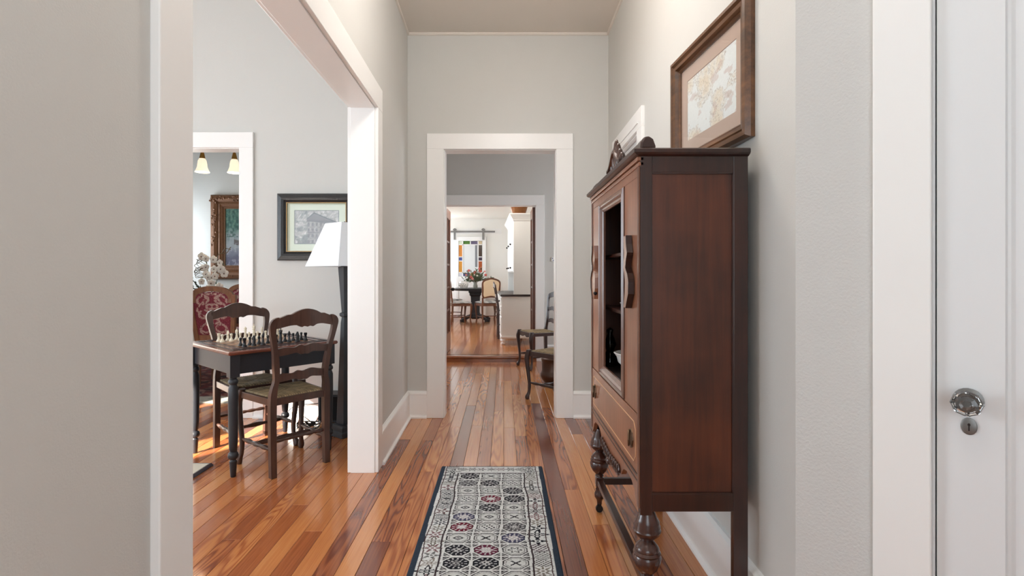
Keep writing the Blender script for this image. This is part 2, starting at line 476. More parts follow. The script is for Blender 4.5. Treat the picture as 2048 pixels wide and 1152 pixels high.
def plank_color(x):
    r = rng.random()
    if r < 0.14: t = rng.uniform(0.10, 0.28)
    elif r < 0.42: t = rng.uniform(0.42, 0.58)
    else: t = rng.uniform(0.60, 0.86)
    fl = rng.random()
    return (min(1, t*(1-kt)+.9*kt), rng.random(), fl*0.95 if fl > 0.68 else 0.08, 1)
rest = []; nplank = 0
def lay(x_from, x_to, y_from, y_to, z, parent, regs):
    global nplank
    x = x_from
    while x < x_to-0.001:
        x1 = min(x+PW, x_to)
        y = y_from - rng.uniform(0, 1.6)
        while y < y_to-0.001:
            y1 = y+rng.uniform(1.2, 3.4)
            a, b = max(y, y_from), min(y1, y_to)
            if b < y_to and y_to-b < 0.35: b = y_to; y1 = y_to
            if b-a > 0.02:
                bx = (x, x1, a, b, z, plank_color(x))
                if any(x1 > r[0] and x < r[1] and b > r[2] and a < r[3] for r in regs) and nplank < 298:
                    o = bpy.data.objects.new('plank', plank_mesh([bx], 'plank')); COL.objects.link(o); o.parent = parent; nplank += 1
                else: rest.append(bx)
            y = y1
        x = x1
lay(-4.7, 2.3, -1.5, 6.88, 0.0, sub, REG)
o = bpy.data.objects.new('plank_field', plank_mesh(rest, 'plank_field')); COL.objects.link(o); o.parent = sub; o['kind'] = 'stuff'
rest = []; nplank = 0; kt = .45
lay(-2.2, 0.72, 6.95, YK, KZ, ksub, [(-1.1, .6, 6.9, YK)])
if rest:
    o = bpy.data.objects.new('plank_field', plank_mesh(rest, 'plank_field')); COL.objects.link(o); o.parent = ksub; o['kind'] = 'stuff'
# rounded wooden step up to the kitchen
prof = [(6.80, 0.0), (6.80, 0.038)]+[(6.815-0.015*math.cos(t), 0.055+0.02*math.sin(t)) for t in np.linspace(-PI/2, PI/2, 7)]+[(6.95, 0.075), (6.96, KZ), (7.0, KZ), (7.0, 0.0)]
struct(MB().prism(prof, 'x', -0.80, 0.425).build('trim_9', STEPW, smooth=True))

# ------------------------------------------------------------------ trim
def casing(n, F, u0, u1, z1, w, wh, th=0.13, t=0.02, both=True, lining=True, zb=0.0):
    e = MB().box(u0-w, u1+w, -t, 0.001, z1, z1+wh).build('trim_%d' % n, TRIM, None, F, bevel=0.003)
    struct(e)
    MB().box(u0-w, u0, -t, 0.001, zb, z1).build('side_casing', TRIM, e, F, bevel=0.003)
    MB().box(u1, u1+w, -t, 0.001, zb, z1).build('side_casing', TRIM, e, F, bevel=0.003)
    if both:
        MB().box(u0-w, u1+w, th-0.001, th+t, z1, z1+wh).build('head_casing', TRIM, e, F, bevel=0.003)
        MB().box(u0-w, u0, th-.001, th+t, zb, z1).build('side_casing', TRIM, e, F, bevel=0.003)
        MB().box(u1, u1+w, th-.001, th+t, zb, z1).build('side_casing', TRIM, e, F, bevel=0.003)
    if lining:
        MB().box(u0-.001, u0+.006, 0, th, zb, z1).build('jamb', TRIM, e, F, bevel=0.0015)
        MB().box(u1-.006, u1+.001, 0, th, zb, z1).build('jamb', TRIM, e, F, bevel=0.0015)
        MB().box(u0, u1, 0, th, z1-.006, z1+.001).build('head_jamb', TRIM, e, F, bevel=0.0015)
    return e
casing(1, F_LEFT, 1.15, 3.012, 2.116, 0.116, 0.135, 0.138)
casing(2, F_END, -0.481, 0.417, 2.147, 0.135, 0.125)
casing(3, F_END, -3.0, -2.115, 2.16, 0.112, 0.122)
casing(4, F_BACK, -0.80, 0.425, 2.06, 0.105, 0.132)
casing(5, F_RIGHT, 3.16, 3.80, 2.02, 0.115, 0.12, both=False)
casing(6, F_NEAR, 0.292, 1.06, 2.12, 0.113, 0.13, 0.12, both=False, lining=False)
# extra fillet strips on the head casing of the door behind the cabinet
MB().box(3.12, 3.84, -.026, -.018, 2.055, 2.062).build('trim_10', TRIM, None, F_RIGHT)['kind'] = 'structure'

def baseboard(name, F, segs, flip=1):
    e = None
    for a, b in segs:
        m = MB()
        prof = [(0.002, 0), (-.034*flip, 0), (-.034*flip, .012), (-.022*flip, .022), (-.02*flip, .03), (-.018*flip, .185), (-.022*flip, .19), (-.02*flip, .2), (-.010*flip, .212), (.002, .215)]
        m.rings([[(u, p[0], p[1]) for p in prof] for u in (a, b)])
        o = m.build(name if e is None else 'baseboard_piece', TRIM, e, F)
        if e is None: e = struct(o)
    return e
baseboard('baseboard_left', F_LEFT, [(3.128, YE-.001), (0.0, 1.034)])
baseboard('baseboard_right', F_RIGHT, [(1.445, 3.045), (3.915, YE)])
baseboard('baseboard_near', F_NEAR, [(0.012, 0.179)])
baseboard('baseboard_end', F_END, [(-0.77, -0.616), (0.552, 0.83), (-2.0, -0.93)])
baseboard('baseboard_back', F_BACK, [(0.53, 2.3), (-1.05, -.905)])
baseboard('baseboard_back', F_BACK, [(-4.7, -1.18)])
# thin bead where the hall walls meet the ceiling
for n, (F, a, b) in zip((11, 12, 13), ((F_LEFT, -1.4, YE), (F_RIGHT, 1.5, YE), (F_END, -.78, .84))):
    m = MB(); m.rings([[(u, p[0], p[1]) for p in ((.001, H-.024), (-.012, H-.022), (-.016, H-.012), (-.012, H-.001), (.001, H-.001))] for u in (a, b)])
    struct(m.build('trim_%d' % n, CEIL, None, F))

# the door at the right edge, with crystal knob
DV = .004
dr = struct(MB().box(.300, .4177, DV, .044, 0.01, 2.112).build('door_2', DOORW, None, F_NEAR, bevel=0.0015))
MB().box(.935, 1.055, DV, .044, 0.01, 2.112).build('stile', DOORW, dr, F_NEAR)
for z0, z1 in ((0.01, .25), (1.02, 1.14), (1.95, 2.112)):
    if z1 < 1.2 and z0 > .5: continue
    MB().box(.4177, .935, DV, .044, z0, z1).build('rail', DOORW, dr, F_NEAR)
m = MB(); u0, u1, z0, z1 = .4177, .935, .25, 1.95
m.rings([[(u0+d, DV+v, z0+d), (u1-d, DV+v, z0+d), (u1-d, DV+v, z1-d), (u0+d, DV+v, z1-d)] for d, v in ((0, .0), (.003, .006), (.008, .007), (.015, .013))], cap=False)
m.build('panel_moulding', DOORW, dr, F_NEAR)
MB().box(u0+.012, u1-.012, DV+.013, DV+.03, z0+.012, z1-.012).build('panel', DOORW, dr, F_NEAR)
MB().box(.286, .2972, .006, .10, 0, 2.12).build('jamb', DOORW, dr, F_NEAR)
MB().box(.290, 1.06, .046, .10, 0, 2.12).build('dark_gap_backing', SUB, dr, F_NEAR)  # dark sheet behind the leaf, colouring in the shade of the door gap
MY = F_NEAR @ Matrix.Translation((.3555, DV, .862)) @ Matrix.Rotation(PI/2, 4, 'X')   # lathe axis -> out of the door
kn = MB().lathe([(.010, .012), (.011, .024), (.018, .028), (.026, .036), (.0295, .046), (.027, .056), (.02, .062), (.012, .064), (.006, .062)], n=8).build('door_knob', KNOBG, dr, MY)
MB().lathe([(.001, .0), (.028, .0), (.028, .003), (.014, .007), (.011, .012), (.011, .026), (.001, .026)], n=20).build('rosette', NICKEL, kn, MY, smooth=True)
KP = F_NEAR @ Matrix.Translation((.3571, DV, .8035)) @ Matrix.Rotation(PI/2, 4, 'X') @ Matrix.Diagonal((.74, 1, 1, 1))
kp = MB().lathe([(.001, 0), (.0195, 0), (.0195, .003), (.016, .0045), (.001, .0045)], n=24).build('keyhole_plate', NICKEL, dr, KP, smooth=True)
m = MB(); m.lathe([(.001, .0046), (.0035, .0046), (.0035, .0052), (.001, .0052)], (0, .004, 0), 10); m.box(-.0016, .0016, -.010, .003, .0046, .0052)
m.build('keyhole', CABI, kp, KP)
# the closed door on the right wall behind the cabinet
d3 = struct(MB().box(3.17, 3.79, .03, .07, .01, 2.01).build('door_3', DOORW, None, F_RIGHT))
for z0, z1 in ((.2, .9), (1.05, 1.85)): MB().box(3.28, 3.68, .022, .032, z0, z1).build('panel', DOORW, d3, F_RIGHT, bevel=.006)

# ------------------------------------------------------------------ printed / woven surfaces as coloured fine grids
def lin(a):
    a = np.asarray(a, dtype=np.float64)/255.0
    return np.where(a <= 0.04045, a/12.92, ((a+0.055)/1.055)**2.4)
def vnoise(x, y, seed=0):
    xi = np.floor(x).astype(np.int64); yi = np.floor(y).astype(np.int64); xf = x-xi; yf = y-yi
    def h(a, b):
        n = (a*374761393+b*668265263+seed*982451653) & 0x7fffffff
        n = ((n ^ (n >> 13))*1274126177) & 0x7fffffff
        return ((n ^ (n >> 16)) & 0xffff)/65535.0
    u = xf*xf*(3-2*xf); v = yf*yf*(3-2*yf)
    return (h(xi,yi)*(1-u)+h(xi+1,yi)*u)*(1-v)+(h(xi,yi+1)*(1-u)+h(xi+1,yi+1)*u)*v
def fbm(x, y, seed=0, o=5):
    t = 0; a = 0.5; s = 0
    for i in range(o):
        t = t+a*vnoise(x*2**i, y*2**i, seed+i); s += a; a *= 0.55
    return t/s
def grid(name, P, C, mat, parent=None, M=None, smooth=True):
    """P: (ny,nx,3) points, C: (ny,nx,3) sRGB 0..255 colours"""
    ny, nx = P.shape[:2]
    me = bpy.data.meshes.new(name)
    i = np.arange(nx*ny).reshape(ny, nx)
    q = np.stack([i[:-1,:-1], i[:-1,1:], i[1:,1:], i[1:,:-1]], -1).reshape(-1, 4)
    V = P.reshape(-1, 3)
    if M is not None:
        A = np.array(M); V = V @ A[:3,:3].T + A[:3,3]
    me.vertices.add(len(V)); me.vertices.foreach_set('co', V.astype(np.float32).ravel())
    me.loops.add(q.size); me.loops.foreach_set('vertex_index', q.ravel().astype(np.int32))
    me.polygons.add(len(q)); me.polygons.foreach_set('loop_start', np.arange(0, q.size, 4, dtype=np.int32))
    me.update(calc_edges=True)
    a = me.color_attributes.new('Col', 'FLOAT_COLOR', 'POINT')
    cc = np.ones((nx*ny, 4), np.float32); cc[:, :3] = lin(C).reshape(-1, 3)
    a.data.foreach_set('color', cc.ravel())
    if smooth: me.polygons.foreach_set('use_smooth', [True]*len(q))
    me.materials.append(mat)
    o = bpy.data.objects.new(name, me); COL.objects.link(o)
    if parent is not None: o.parent = parent
    return o
def mixc(C, mask, col):
    m = np.clip(mask, 0, 1)[..., None]
    return C*(1-m)+np.array(col, dtype=np.float64)*m

# ------------------------------------------------------------------ hall runner
def runner():
    X0, X1, Y0, Y1 = -0.372, 0.228, 0.95, 3.09
    W = X1-X0; st = 0.0024
    nx = int(W/st)+1; ny = int((Y1-Y0)/st)+1
    u = np.linspace(0, W, nx)[None, :].repeat(ny, 0); v = np.linspace(Y1-Y0, 0, ny)[:, None].repeat(nx, 1)  # v from far end
    wob = 0.004*np.sin(v*9.0)+0.003*np.sin(v*23+1.0)
    uw = u+wob
    base = np.array([206, 208, 207.0])
    C = np.ones(u.shape+(3,))*base
    C = C + ((fbm(u*160, v*160, 3, 2)-.5)*34)[..., None]
    r2 = np.random.RandomState(5)
    greys = [(110,110,112), (150,150,150), (78,78,82), (170,168,164), (128,124,120), (62,62,68)]
    accents = [(120, 62, 78), (112, 66, 84), (92, 92, 112)]
    # border flowers
    def flower(cx, cy, R, col, k, style):
        du = (uw-cx)/R; dv = (v-cy)/(R*.8)
        sel = (np.abs(du) < 1.3) & (np.abs(dv) < 1.3)
        rr = np.hypot(du, dv); th = np.arctan2(dv, du)
        pet = 0.55+0.38*np.cos(k*th)+0.12*np.cos(3*k*th)
        if style == 0: mk = (rr < pet) & (rr > 0.32) | (rr < 0.16)
        elif style == 1: mk = (np.abs(rr-pet) < 0.16) | ((rr < .3) & (rr > .16))
        else: mk = ((rr < 0.95) & (np.sin(du*14)*np.sin(dv*14) > 0.05))
        mk = mk & sel
        C[mk] = np.array(col)*(.85+.3*r2.rand())
    cols = [(74,74,80), (112,112,112), (132,126,120), (98,86,92), (64,64,72), (84,84,88), (128,106,108)]
    for side in (0.077, W-0.077):
        y = 0.03
        while y < Y1-Y0:
            flower(side, y, 0.040+0.006*r2.rand(), cols[r2.randint(len(cols))], [6, 8, 4, 5][r2.randint(4)], r2.randint(3))
            for s in (-1, 1):
                flower(side+s*.036, y+.024, .008, cols[r2.randint(len(cols))], 4, 0)
            y += 0.056
    for cx in np.arange(0.135, W-0.10, 0.056):
        flower(cx, 0.055, 0.030, cols[r2.randint(len(cols))], [6, 8, 5][r2.randint(3)], r2.randint(3))
    # field of three columns of octagon medallions
    fx0, fx1 = 0.122, W-0.122; cw = (fx1-fx0)/3; chh = 0.098; v0 = 0.108
    infield = (uw > fx0) & (uw < fx1) & (v > v0)
    C[infield] = base+4
    row = np.floor((v-v0)/chh).astype(int); colm = np.clip(np.floor((uw-fx0)/cw).astype(int), 0, 2)
    lu = ((uw-fx0)/cw-colm-.5)*2; lv = ((v-v0)/chh-row-.5)*2
    nr = int((Y1-Y0)/chh)+2
    for r in range(nr):
        for c in range(3):
            s = infield & (row == r) & (colm == c)
            if not s.any(): continue
            a = np.abs(lu); b = np.abs(lv)
            oc = np.maximum(np.maximum(a/.93, b/.92), (a+b)/1.26)      # octagon metric
            q = r2.rand(); fill = None
            pick = (r*7+c*5+(r*c) % 4) % 13
            acc = pick in (3, 9)
            dark = pick in (0, 4, 7, 11)
            line = np.array((84, 82, 84.0))
            if acc: fill = np.array(accents[r2.randint(3)], float)
            elif dark: fill = np.array(greys[[0, 2, 5][r2.randint(3)]], float)
            ins = s & (oc < .92)
            if fill is not None:
                ring = ins & (oc > .42+.1*np.cos(8*np.arctan2(lv, lu)))
                C[ring] = fill*1.05
                inner = ins & ~ring
                C[inner] = (184, 184, 184)
            else:
                C[ins] = base-6
                C[s & (np.abs(oc-.72) < .04)] = (150, 150, 150)
            C[s & (np.abs(oc-.9) < (.05 if fill is None else .03))] = line if fill is None else fill*.6
            st_ = r2.randint(4); rr = np.hypot(lu, lv*1.1); th = np.arctan2(lv, lu)
            if st_ == 0: mk = (a+b*1.1 < .42) & (a+b*1.1 > .26) | (rr < .1)
            elif st_ == 1: mk = np.abs(rr-.33-.13*np.cos(6*th)) < .07
            elif st_ == 2: mk = (rr < .55) & (np.sin(lu*17)*np.sin(lv*13) > .25)
            else: mk = (np.abs(a-b) < .09) & (rr < .5) | (rr < .13)
            C[s & ins & mk] = (70, 68, 74) if not acc else (210, 204, 206)
            if fill is not None:
                C[ins & (np.sin(12*th) > .55) & (oc > .58) & (oc < .8)] = (196, 196, 196)
            # dark corner triangles
            tri = s & (a+b > 1.36) & (a < .94) & (b < .92)
            C[tri] = (88, 86, 88)
            C[tri & (a+b > 1.52) & (a+b < 1.58)] = (200, 200, 200)
    # lines
    def frame_line(d, w, col):
        e = np.minimum(np.minimum(uw-d, (W-d)-uw), v-(d if d > .06 else .012))
        C[np.abs(e) < w] = col
    frame_line(0.112, 0.0036, (84, 74, 78))
    frame_line(0.040, 0.0024, (96, 78, 80))
    edge = (u < 0.027+wob*.3) | (u > W-0.027+wob*.3) | (v < 0.008)
    C[edge] = np.array((40, 49, 60.0)); 
    n = (fbm(u*260, v*260, 9, 2)-.5)*26
    C = np.clip(C+n[..., None], 8, 235)
    C = np.where(C < 198, np.clip(198-(198-C)*1.3, 14, 235), C)
    C[edge] = np.array((44, 54, 67.0))+n[edge][:, None]*.5
    z = 0.009+0.0012*fbm(u*300, v*300, 4, 2)
    z = np.where((u < .004) | (u > W-.004) | (v < .004), 0.001, z)
    P = np.stack([X0+u, Y1-v, z], -1)
    g = grid('runner_rug', P, C, RUGM)
    tag(g, 'long cream hall runner with octagon medallions and navy edges', 'rug')
runner()

# ------------------------------------------------------------------ framed map on the right wall
def picture(name, W, Hh, fw, fd, frame_prof, frame_mat, mat_w, mat_col, art, M, label, lift=0.0, art_n=140, innermat=None):
    """local: x width, z height (0..Hh), front at -y"""
    e = empty(name); e.matrix_world = M
    def ring(m, d, y): return [(d, y, d), (W-d, y, d), (W-d, y, Hh-d), (d, y, Hh-d)]
    m = MB(); m.rings([ring(m, d*fw, -y*fd) for d, y in frame_prof], cap=False)
    for k in range(4):
        pass
    m.build('frame', frame_mat, e, smooth=False)
    MB().box(fw*.6, W-fw*.6, -.006, -.001, fw*.6, Hh-fw*.6).build('backing', CABI, e)
    y1 = -.010
    MB().rings([ring(None, fw*.93, y1), ring(None, fw+mat_w, y1), ring(None, fw+mat_w+.002, y1+.003)], cap=False).build('mat_board', paint(name+'_mat', srgb(*mat_col), .8, .01), e)
    iw = W-2*(fw+mat_w); ih = Hh-2*(fw+mat_w)
    nx = art_n; ny = int(art_n*ih/iw)
    U, V = np.meshgrid(np.linspace(0, 1, nx), np.linspace(0, 1, ny))
    P = np.stack([fw+mat_w+U*iw, np.full_like(U, y1+.002), fw+mat_w+V*ih], -1)
    grid('print', P, art(U, V), VC, e)
    MB().box(fw*.95, W-fw*.95, y1-.006, y1-.004, fw*.95, Hh-fw*.95).build('pane', PANE, e)
    tag(e, label, 'picture')
    return e
def art_map(U, V):
    n = fbm(U*4+1.3, V*3.2+4, 11, 6); n2 = fbm(U*7+3, V*6, 31, 5)
    C = np.ones(U.shape+(3,))*np.array((232, 236, 234.0))
    land = np.clip((n-.50)*9, 0, 1)
    C = mixc(C, land*.55, (232, 222, 204))
    C = mixc(C, np.clip((n-.58)*8, 0, 1)*.45, (222, 200, 168))
    coast = np.exp(-((n-.52)/.006)**2)+.7*np.exp(-((n-.57)/.005)**2)
    C = mixc(C, np.clip(coast, 0, 1)*.55, (160, 138, 118))
    C = mixc(C, (n2 > .66)*.35, (190, 160, 150))
    C = mixc(C, ((np.sin(n2*90) > .93) & (n > .5))*.4, (130, 116, 104))
    return np.clip(C+(fbm(U*60, V*60, 5, 2)-.5)[..., None]*10, 0, 255)
BRONZE = wood('bronze_frame', srgb(54, 34, 20), srgb(128, 84, 50), 'x', 0.35, 0.3, 0.5, 0.4)
PROF1 = [(0, 0), (0, .55), (.12, .95), (.34, 1.0), (.46, .72), (.52, .86), (.72, .8), (.80, .48), (.9, .52), (1.0, .36), (1.0, .1)]
t_ = 0.064
dirn = Vector((-t_, 1, 0)).normalized()        # from near to far edge
Wp = 0.64; pn = Vector((0.774, 1.669, 1.593))  # near bottom front corner
# local x: far -> near when viewed from the hall (left = far)
xl = -dirn; yl = Vector((0, 0, 1)).cross(xl)   # y into the wall
fd = 0.042
org = pn+dirn*Wp+yl*fd
M = Matrix(((xl.x, yl.x, 0, org.x), (xl.y, yl.y, 0, org.y), (0, 0, 1, org.z), (0, 0, 0, 1)))
picture('framed_map', Wp, 0.485, 0.062, fd, PROF1, BRONZE, 0.055, (190, 166, 150), art_map, M, 'bronze framed antique map print hanging above the tall china cabinet')

# ------------------------------------------------------------------ china cabinet
CAB = empty('china_cabinet', (0.600, 2.09, 0), -PI/2)
tag(CAB, 'tall dark mahogany china cabinet on turned legs against the right wall', 'cabinet')
cw_, cf, cb = 0.45, -0.17, 0.17        # half width, front y, back y (local)
def part(name, m, mat=CABF, parent=None, **k): return m.build(name, mat, parent or CAB, **k)
ztop, zbot = 1.525, 0.40
# side assemblies: frame with recessed panel
for s in (1, -1):
    a, b = (s*cw_, s*(cw_-.022)); x0, x1 = min(a, b), max(a, b)
    part('side_post', MB().box(x0, x1, cf, cf+.038, zbot-.012, ztop), bevel=.002)
    part('side_post', MB().box(x0, x1, cb-.046, cb, 0.0, ztop), bevel=.002)
    part('side_rail', MB().box(x0, x1, cf+.038, cb-.046, ztop-.055, ztop), bevel=.0015)
    part('side_rail', MB().box(x0, x1, cf+.038, cb-.046, zbot, zbot+.056), bevel=.0015)
    xi0, xi1 = (x0, x1-.006) if s > 0 else (x0+.006, x1)
    part('side_panel', MB().box(xi0, xi1, cf+.03, cb-.04, zbot+.05, ztop-.05), CABW)
    xb = x1 if s > 0 else x0
    m = MB()
    for zz in (zbot+.056, ztop-.055): m.box(xb-.0055, xb-.0005, cf+.038, cb-.046, zz-.004, zz+.004)
    m.box(xb-.0055, xb-.0005, cb-.050, cb-.042, zbot+.056, ztop-.055)
    part('panel_bead', m)
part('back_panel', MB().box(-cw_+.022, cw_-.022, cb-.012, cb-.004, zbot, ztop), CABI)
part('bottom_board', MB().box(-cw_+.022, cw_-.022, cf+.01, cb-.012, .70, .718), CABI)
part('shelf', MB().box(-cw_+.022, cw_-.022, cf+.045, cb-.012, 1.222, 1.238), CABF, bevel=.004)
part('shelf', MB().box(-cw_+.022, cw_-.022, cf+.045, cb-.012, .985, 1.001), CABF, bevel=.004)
# top with moulded edge
m = MB(); R_ = []
for z, o_ in ((ztop-.004, .002), (ztop, .012), (ztop+.006, .018), (ztop+.016, .018), (ztop+.02, .013)):
    R_.append([(-cw_-o_, cf-o_*1.3, z), (cw_+o_, cf-o_*1.3, z), (cw_+o_, cb, z), (-cw_-o_, cb, z)])
m.rings(R_); part('top', m, CABF)
# cornice steps along the front
m = MB()
m.box(-cw_, cw_, cf-.010, cf+.012, ztop-.018, ztop-.004); m.box(-cw_, cw_, cf-.005, cf+.012, ztop-.034, ztop-.020)
part('cornice', m, CABP, bevel=.003)
part('frieze', MB().box(-cw_+.005, cw_-.005, cf, cf+.015, ztop-.062, ztop-.034), CABP)
# crest gallery with scroll ends and carved centre
cres = MB().box(-cw_+.03, cw_-.012, cf+.012, cf+.034, ztop+.02, ztop+.040).box(-cw_+.03, cw_-.012, cf+.006, cf+.04, ztop+.040, ztop+.050)
cr_ = part('crest_rail', cres, CABF, bevel=.003)
for s in (1, -1):
    m = MB(); xx = s*(cw_-.03)
    pol = [(cf+.0, ztop+.02), (cf+.05, ztop+.02), (cf+.05, ztop+.03), (cf+.042, ztop+.052), (cf+.028, ztop+.062), (cf+.012, ztop+.058), (cf+.002, ztop+.042)]
    m.prism(pol, 'x', xx-.03, xx+.03); part('scroll_end', m, CABF, cr_, bevel=.006)
m = MB()
for x, h_, r in ((0, .10, .022), (-.035, .078, .018), (.035, .078, .018), (-.068, .05, .015), (.068, .05, .015), (-.1, .03, .016), (.1, .03, .016)):
    m.ball((x, cf+.022, ztop+.05+h_*.5), 1, 10, 8, (r, .014, h_*.55+.012))
m.tube([(x, cf+.012, ztop+.055+.06*math.exp(-(x/.06)**2)) for x in np.linspace(-.12, .12, 17)], .009, 6)
part('carved_crest', m, CABT, cr_, smooth=True)
# reeded front posts
for s in (1, -1):
    m = MB(); xx = s*(cw_-.011)
    for k in (-1, 0, 1): m.tube([(xx+k*.006, cf-.002, zbot+.01), (xx+k*.006, cf-.002, ztop-.036)], .0038, 6)
    part('reeded_post', m, CABM, smooth=True)
# narrow veneered side doors (local +x is the near end)
for s in (1, -1):
    x0, x1 = sorted((s*(cw_-.024), s*.238))
    dp = part('door', MB().box(x0, x1, cf, cf+.018, .70, ztop-.062), CABP, bevel=.0015)
    # wavy raised overlay; a dark strip colours in its shaded edge
    zs = np.linspace(1.035, 1.28, 26); xc = s*.345
    def edge(z, ph): 
        t = (z-1.035)/.245
        return float(np.interp(1-t, [0, .12, .25, .33, .45, .52, .62, .8, 1], [-.008, -.004, .010, -.004, -.014, .010, .026, .022, -.012]))
    m = MB()
    m.rings([[(xc-s*.052+edge(z, 0)*.6, cf-.016, z), (xc+s*edge(z, 1)*1.1, cf-.018, z), (xc+s*edge(z, 1)*1.1+s*.002, cf-.018, z), (xc+s*edge(z, 1)*1.1+s*.002, cf+.001, z), (xc-s*.055+edge(z, 0)*.6, cf+.001, z)] for z in zs])
    hd = part('overlay', m, CABP, dp)
    m = MB()
    m.rings([[(xc+s*edge(z, 1)*1.1-.004, cf-.002, z), (xc+s*edge(z, 1)*1.1-.004, cf-.020, z), (xc+s*edge(z, 1)*1.1+.009, cf-.022, z), (xc+s*edge(z, 1)*1.1+.009, cf-.002, z)] for z in zs])
    part('shaded_edge', m, CABF, dp)
    if s < 0: part('latch_knob', MB().ball((xc+.055, cf-.012, 1.062), .009), DARKM, dp, smooth=True)
# central opening with stepped moulding
gx, gz0, gz1 = 0.235, .705, ztop-.064
gd = empty('door_opening'); gd.parent = CAB
def rect(d, y): return [(-gx+d, y, gz0+d), (gx-d, y, gz0+d), (gx-d, y, gz1-d), (-gx+d, y, gz1-d)]
part('door_frame', MB().rings([rect(0, cf+.012), rect(0, cf-.004), rect(.006, cf-.009), rect(.012, cf-.004), rect(.016, cf-.003), rect(.022, cf-.008), rect(.028, cf-.001), rect(.034, cf+.002), rect(.04, cf+.008), rect(.04, cf+.016)], cap=False), CABM, gd)
# drawer with pale stringing
df = part('drawer', MB().box(-cw_+.024, cw_-.024, cf-.002, cf+.018, .515, .697), CABP, bevel=.003)
m = MB(); y_ = cf-.0028
x0, x1, z0, z1, c_ = -.40, .40, .535, .665, .022
pts = [(x0+c_, z0), (x1-c_, z0), (x1, z0+c_), (x1, z1-c_), (x1-c_, z1), (x0+c_, z1), (x0, z1-c_), (x0, z0+c_)]
for i in range(8):
    p, q = pts[i], pts[(i+1) % 8]; m.beam((p[0], y_, p[1]), (q[0], y_, q[1]), .0022, .0026)
part('inlay_line', m, INLAY, df)
for x in (-.345, .345):
    m = MB()
    P8 = [(.026*math.cos(t), .033*math.sin(t)) for t in np.linspace(0, 2*PI, 9)[:-1]]
    m.rings([[(x+a, cf-.002, .60+b) for a, b in P8], [(x+a, cf-.006, .60+b) for a, b in P8]])
    pl = part('pull_plate', m, BRASSO, df)
    m = MB(); m.tube([(x+.016*math.cos(t), cf-.012-.004*math.cos(t), .60+.025*math.sin(t)) for t in np.linspace(0, 2*PI, 17)], .0035, 6)
    part('ring_pull', m, BRASSO, pl, smooth=True)
# shaped apron with carved drops
half = [(0, .405), (.06, .412), (.13, .414), (.19, .416), (.205, .420), (.215, .437), (.24, .452), (.29, .462), (.36, .458), (.40, .440), (.428, .405), (.45, .388)]
xs_ = np.linspace(-.4275, .4275, 73); half = [(a_*.95, b_) for a_, b_ in half]
ap = part('apron', MB().strip(xs_, lambda x: .515, lambda x: float(np.interp(abs(x), [p[0] for p in half], [p[1] for p in half])), lambda x: cf+.008, .018), CABP)
part('apron_bead', MB().box(-.43, .43, cf-.004, cf+.002, .500, .508).box(-.43, .43, cf-.003, cf+.002, .482, .487), CABF, ap)
m = MB()
for k in range(-5, 6):
    x = k*.032
    m.tube([(x+.014*math.cos(t), cf-.006, .425+.018*math.sin(t)-.004*(5-abs(k))*.6) for t in np.linspace(0, 2*PI, 13)], .0045, 5)
m.ball((0, cf-.006, .40), .016)
part('carving', m, CABT, ap, smooth=True)
# turned front legs on casters, box stretcher
LEGP = [(.016, .405), (.018, .398), (.026, .385), (.032, .368), (.040, .355), (.0385, .348), (.043, .341), (.041, .334), (.045, .328), (.040, .316), (.022, .300), (.018, .295), (.026, .288), (.036, .276), (.040, .268), (.038, .263), (.044, .256), (.041, .250), (.0455, .242), (.043, .225), (.034, .205), (.022, .192), (.017, .186), (.021, .181), (.017, .176), (.019, .17)]
LEGB = [(.016, .135), (.020, .13), (.016, .122), (.019, .114), (.017, .108), (.024, .094), (.024, .078), (.015, .064), (.012, .052), (.012, .044)]
for s in (1, -1):
    lx, ly = s*(cw_-.034), cf+.030
    m = MB().lathe(LEGP[::-1], (lx, ly, 0), 20)
    lg = part('leg', m, CABT, smooth=True)
    part('leg_block', MB().box(lx-.019, lx+.019, ly-.019, ly+.019, .132, .174), CABT, lg, bevel=.003)
    part('lower_turning', MB().lathe(LEGB[::-1], (lx, ly, 0), 16), CABT, lg, smooth=True)
    cs = MB(); cs.rings([[(lx-.012+dx, ly+.017*math.cos(t), .018+.017*math.sin(t)) for t in np.linspace(0, 2*PI, 15)[:-1]] for dx in (0, .014)])
    cs.beam((lx-.004, ly, .05), (lx-.005, ly, .02), .02, .006)
    part('caster', cs, DARKM, lg)
    part('stretcher', MB().beam((lx, ly+.019, .153), (lx, cb-.046, .153), .022, .03), CABF, bevel=.002)
part('stretcher', MB().beam((-cw_+.053, cf+.03, .153), (cw_-.053, cf+.03, .153), .030, .024), CABF, bevel=.003)
# things kept inside the cabinet
def inside(name, prof, x, y, z, mat, label, cat, n=24):
    o = MB().lathe(prof, (0, 0, 0), n).build(name, mat, None, smooth=True)
    o.location = CAB.matrix_world @ Vector((x, y, z)) if False else (0.600+y, 2.09-x, z)
    return tag(o, label, cat)
inside('plate', [(.002, .004), (.05, .004), (.06, .006), (.10, .022), (.102, .025), (.098, .026), (.058, .011), (.002, .009)], -.14, .0, 1.001, WHITEC, 'shallow white plate on the lower shelf inside the cabinet', 'plate')
inside('bowl', [(.002, .0), (.04, .0), (.044, .01), (.05, .018), (.085, .05), (.092, .075), (.10, .085), (.104, .09), (.098, .092), (.088, .08), (.08, .055), (.04, .022), (.002, .02)], -.16, -.02, .718, WHITEC, 'white footed ceramic bowl on the floor of the open cabinet', 'bowl')
DECG = pane_mat('smoky_crystal', (.35, .3, .28, 1))
dec = inside('decanter', [(.002, 0), (.035, 0), (.038, .02), (.026, .06), (.016, .07), (.03, .1), (.02, .13), (.012, .15), (.016, .17), (.002, .18)], -.36, -.10, .718, DECG, 'small cut glass decanter in the dark cabinet corner', 'decanter', 10)

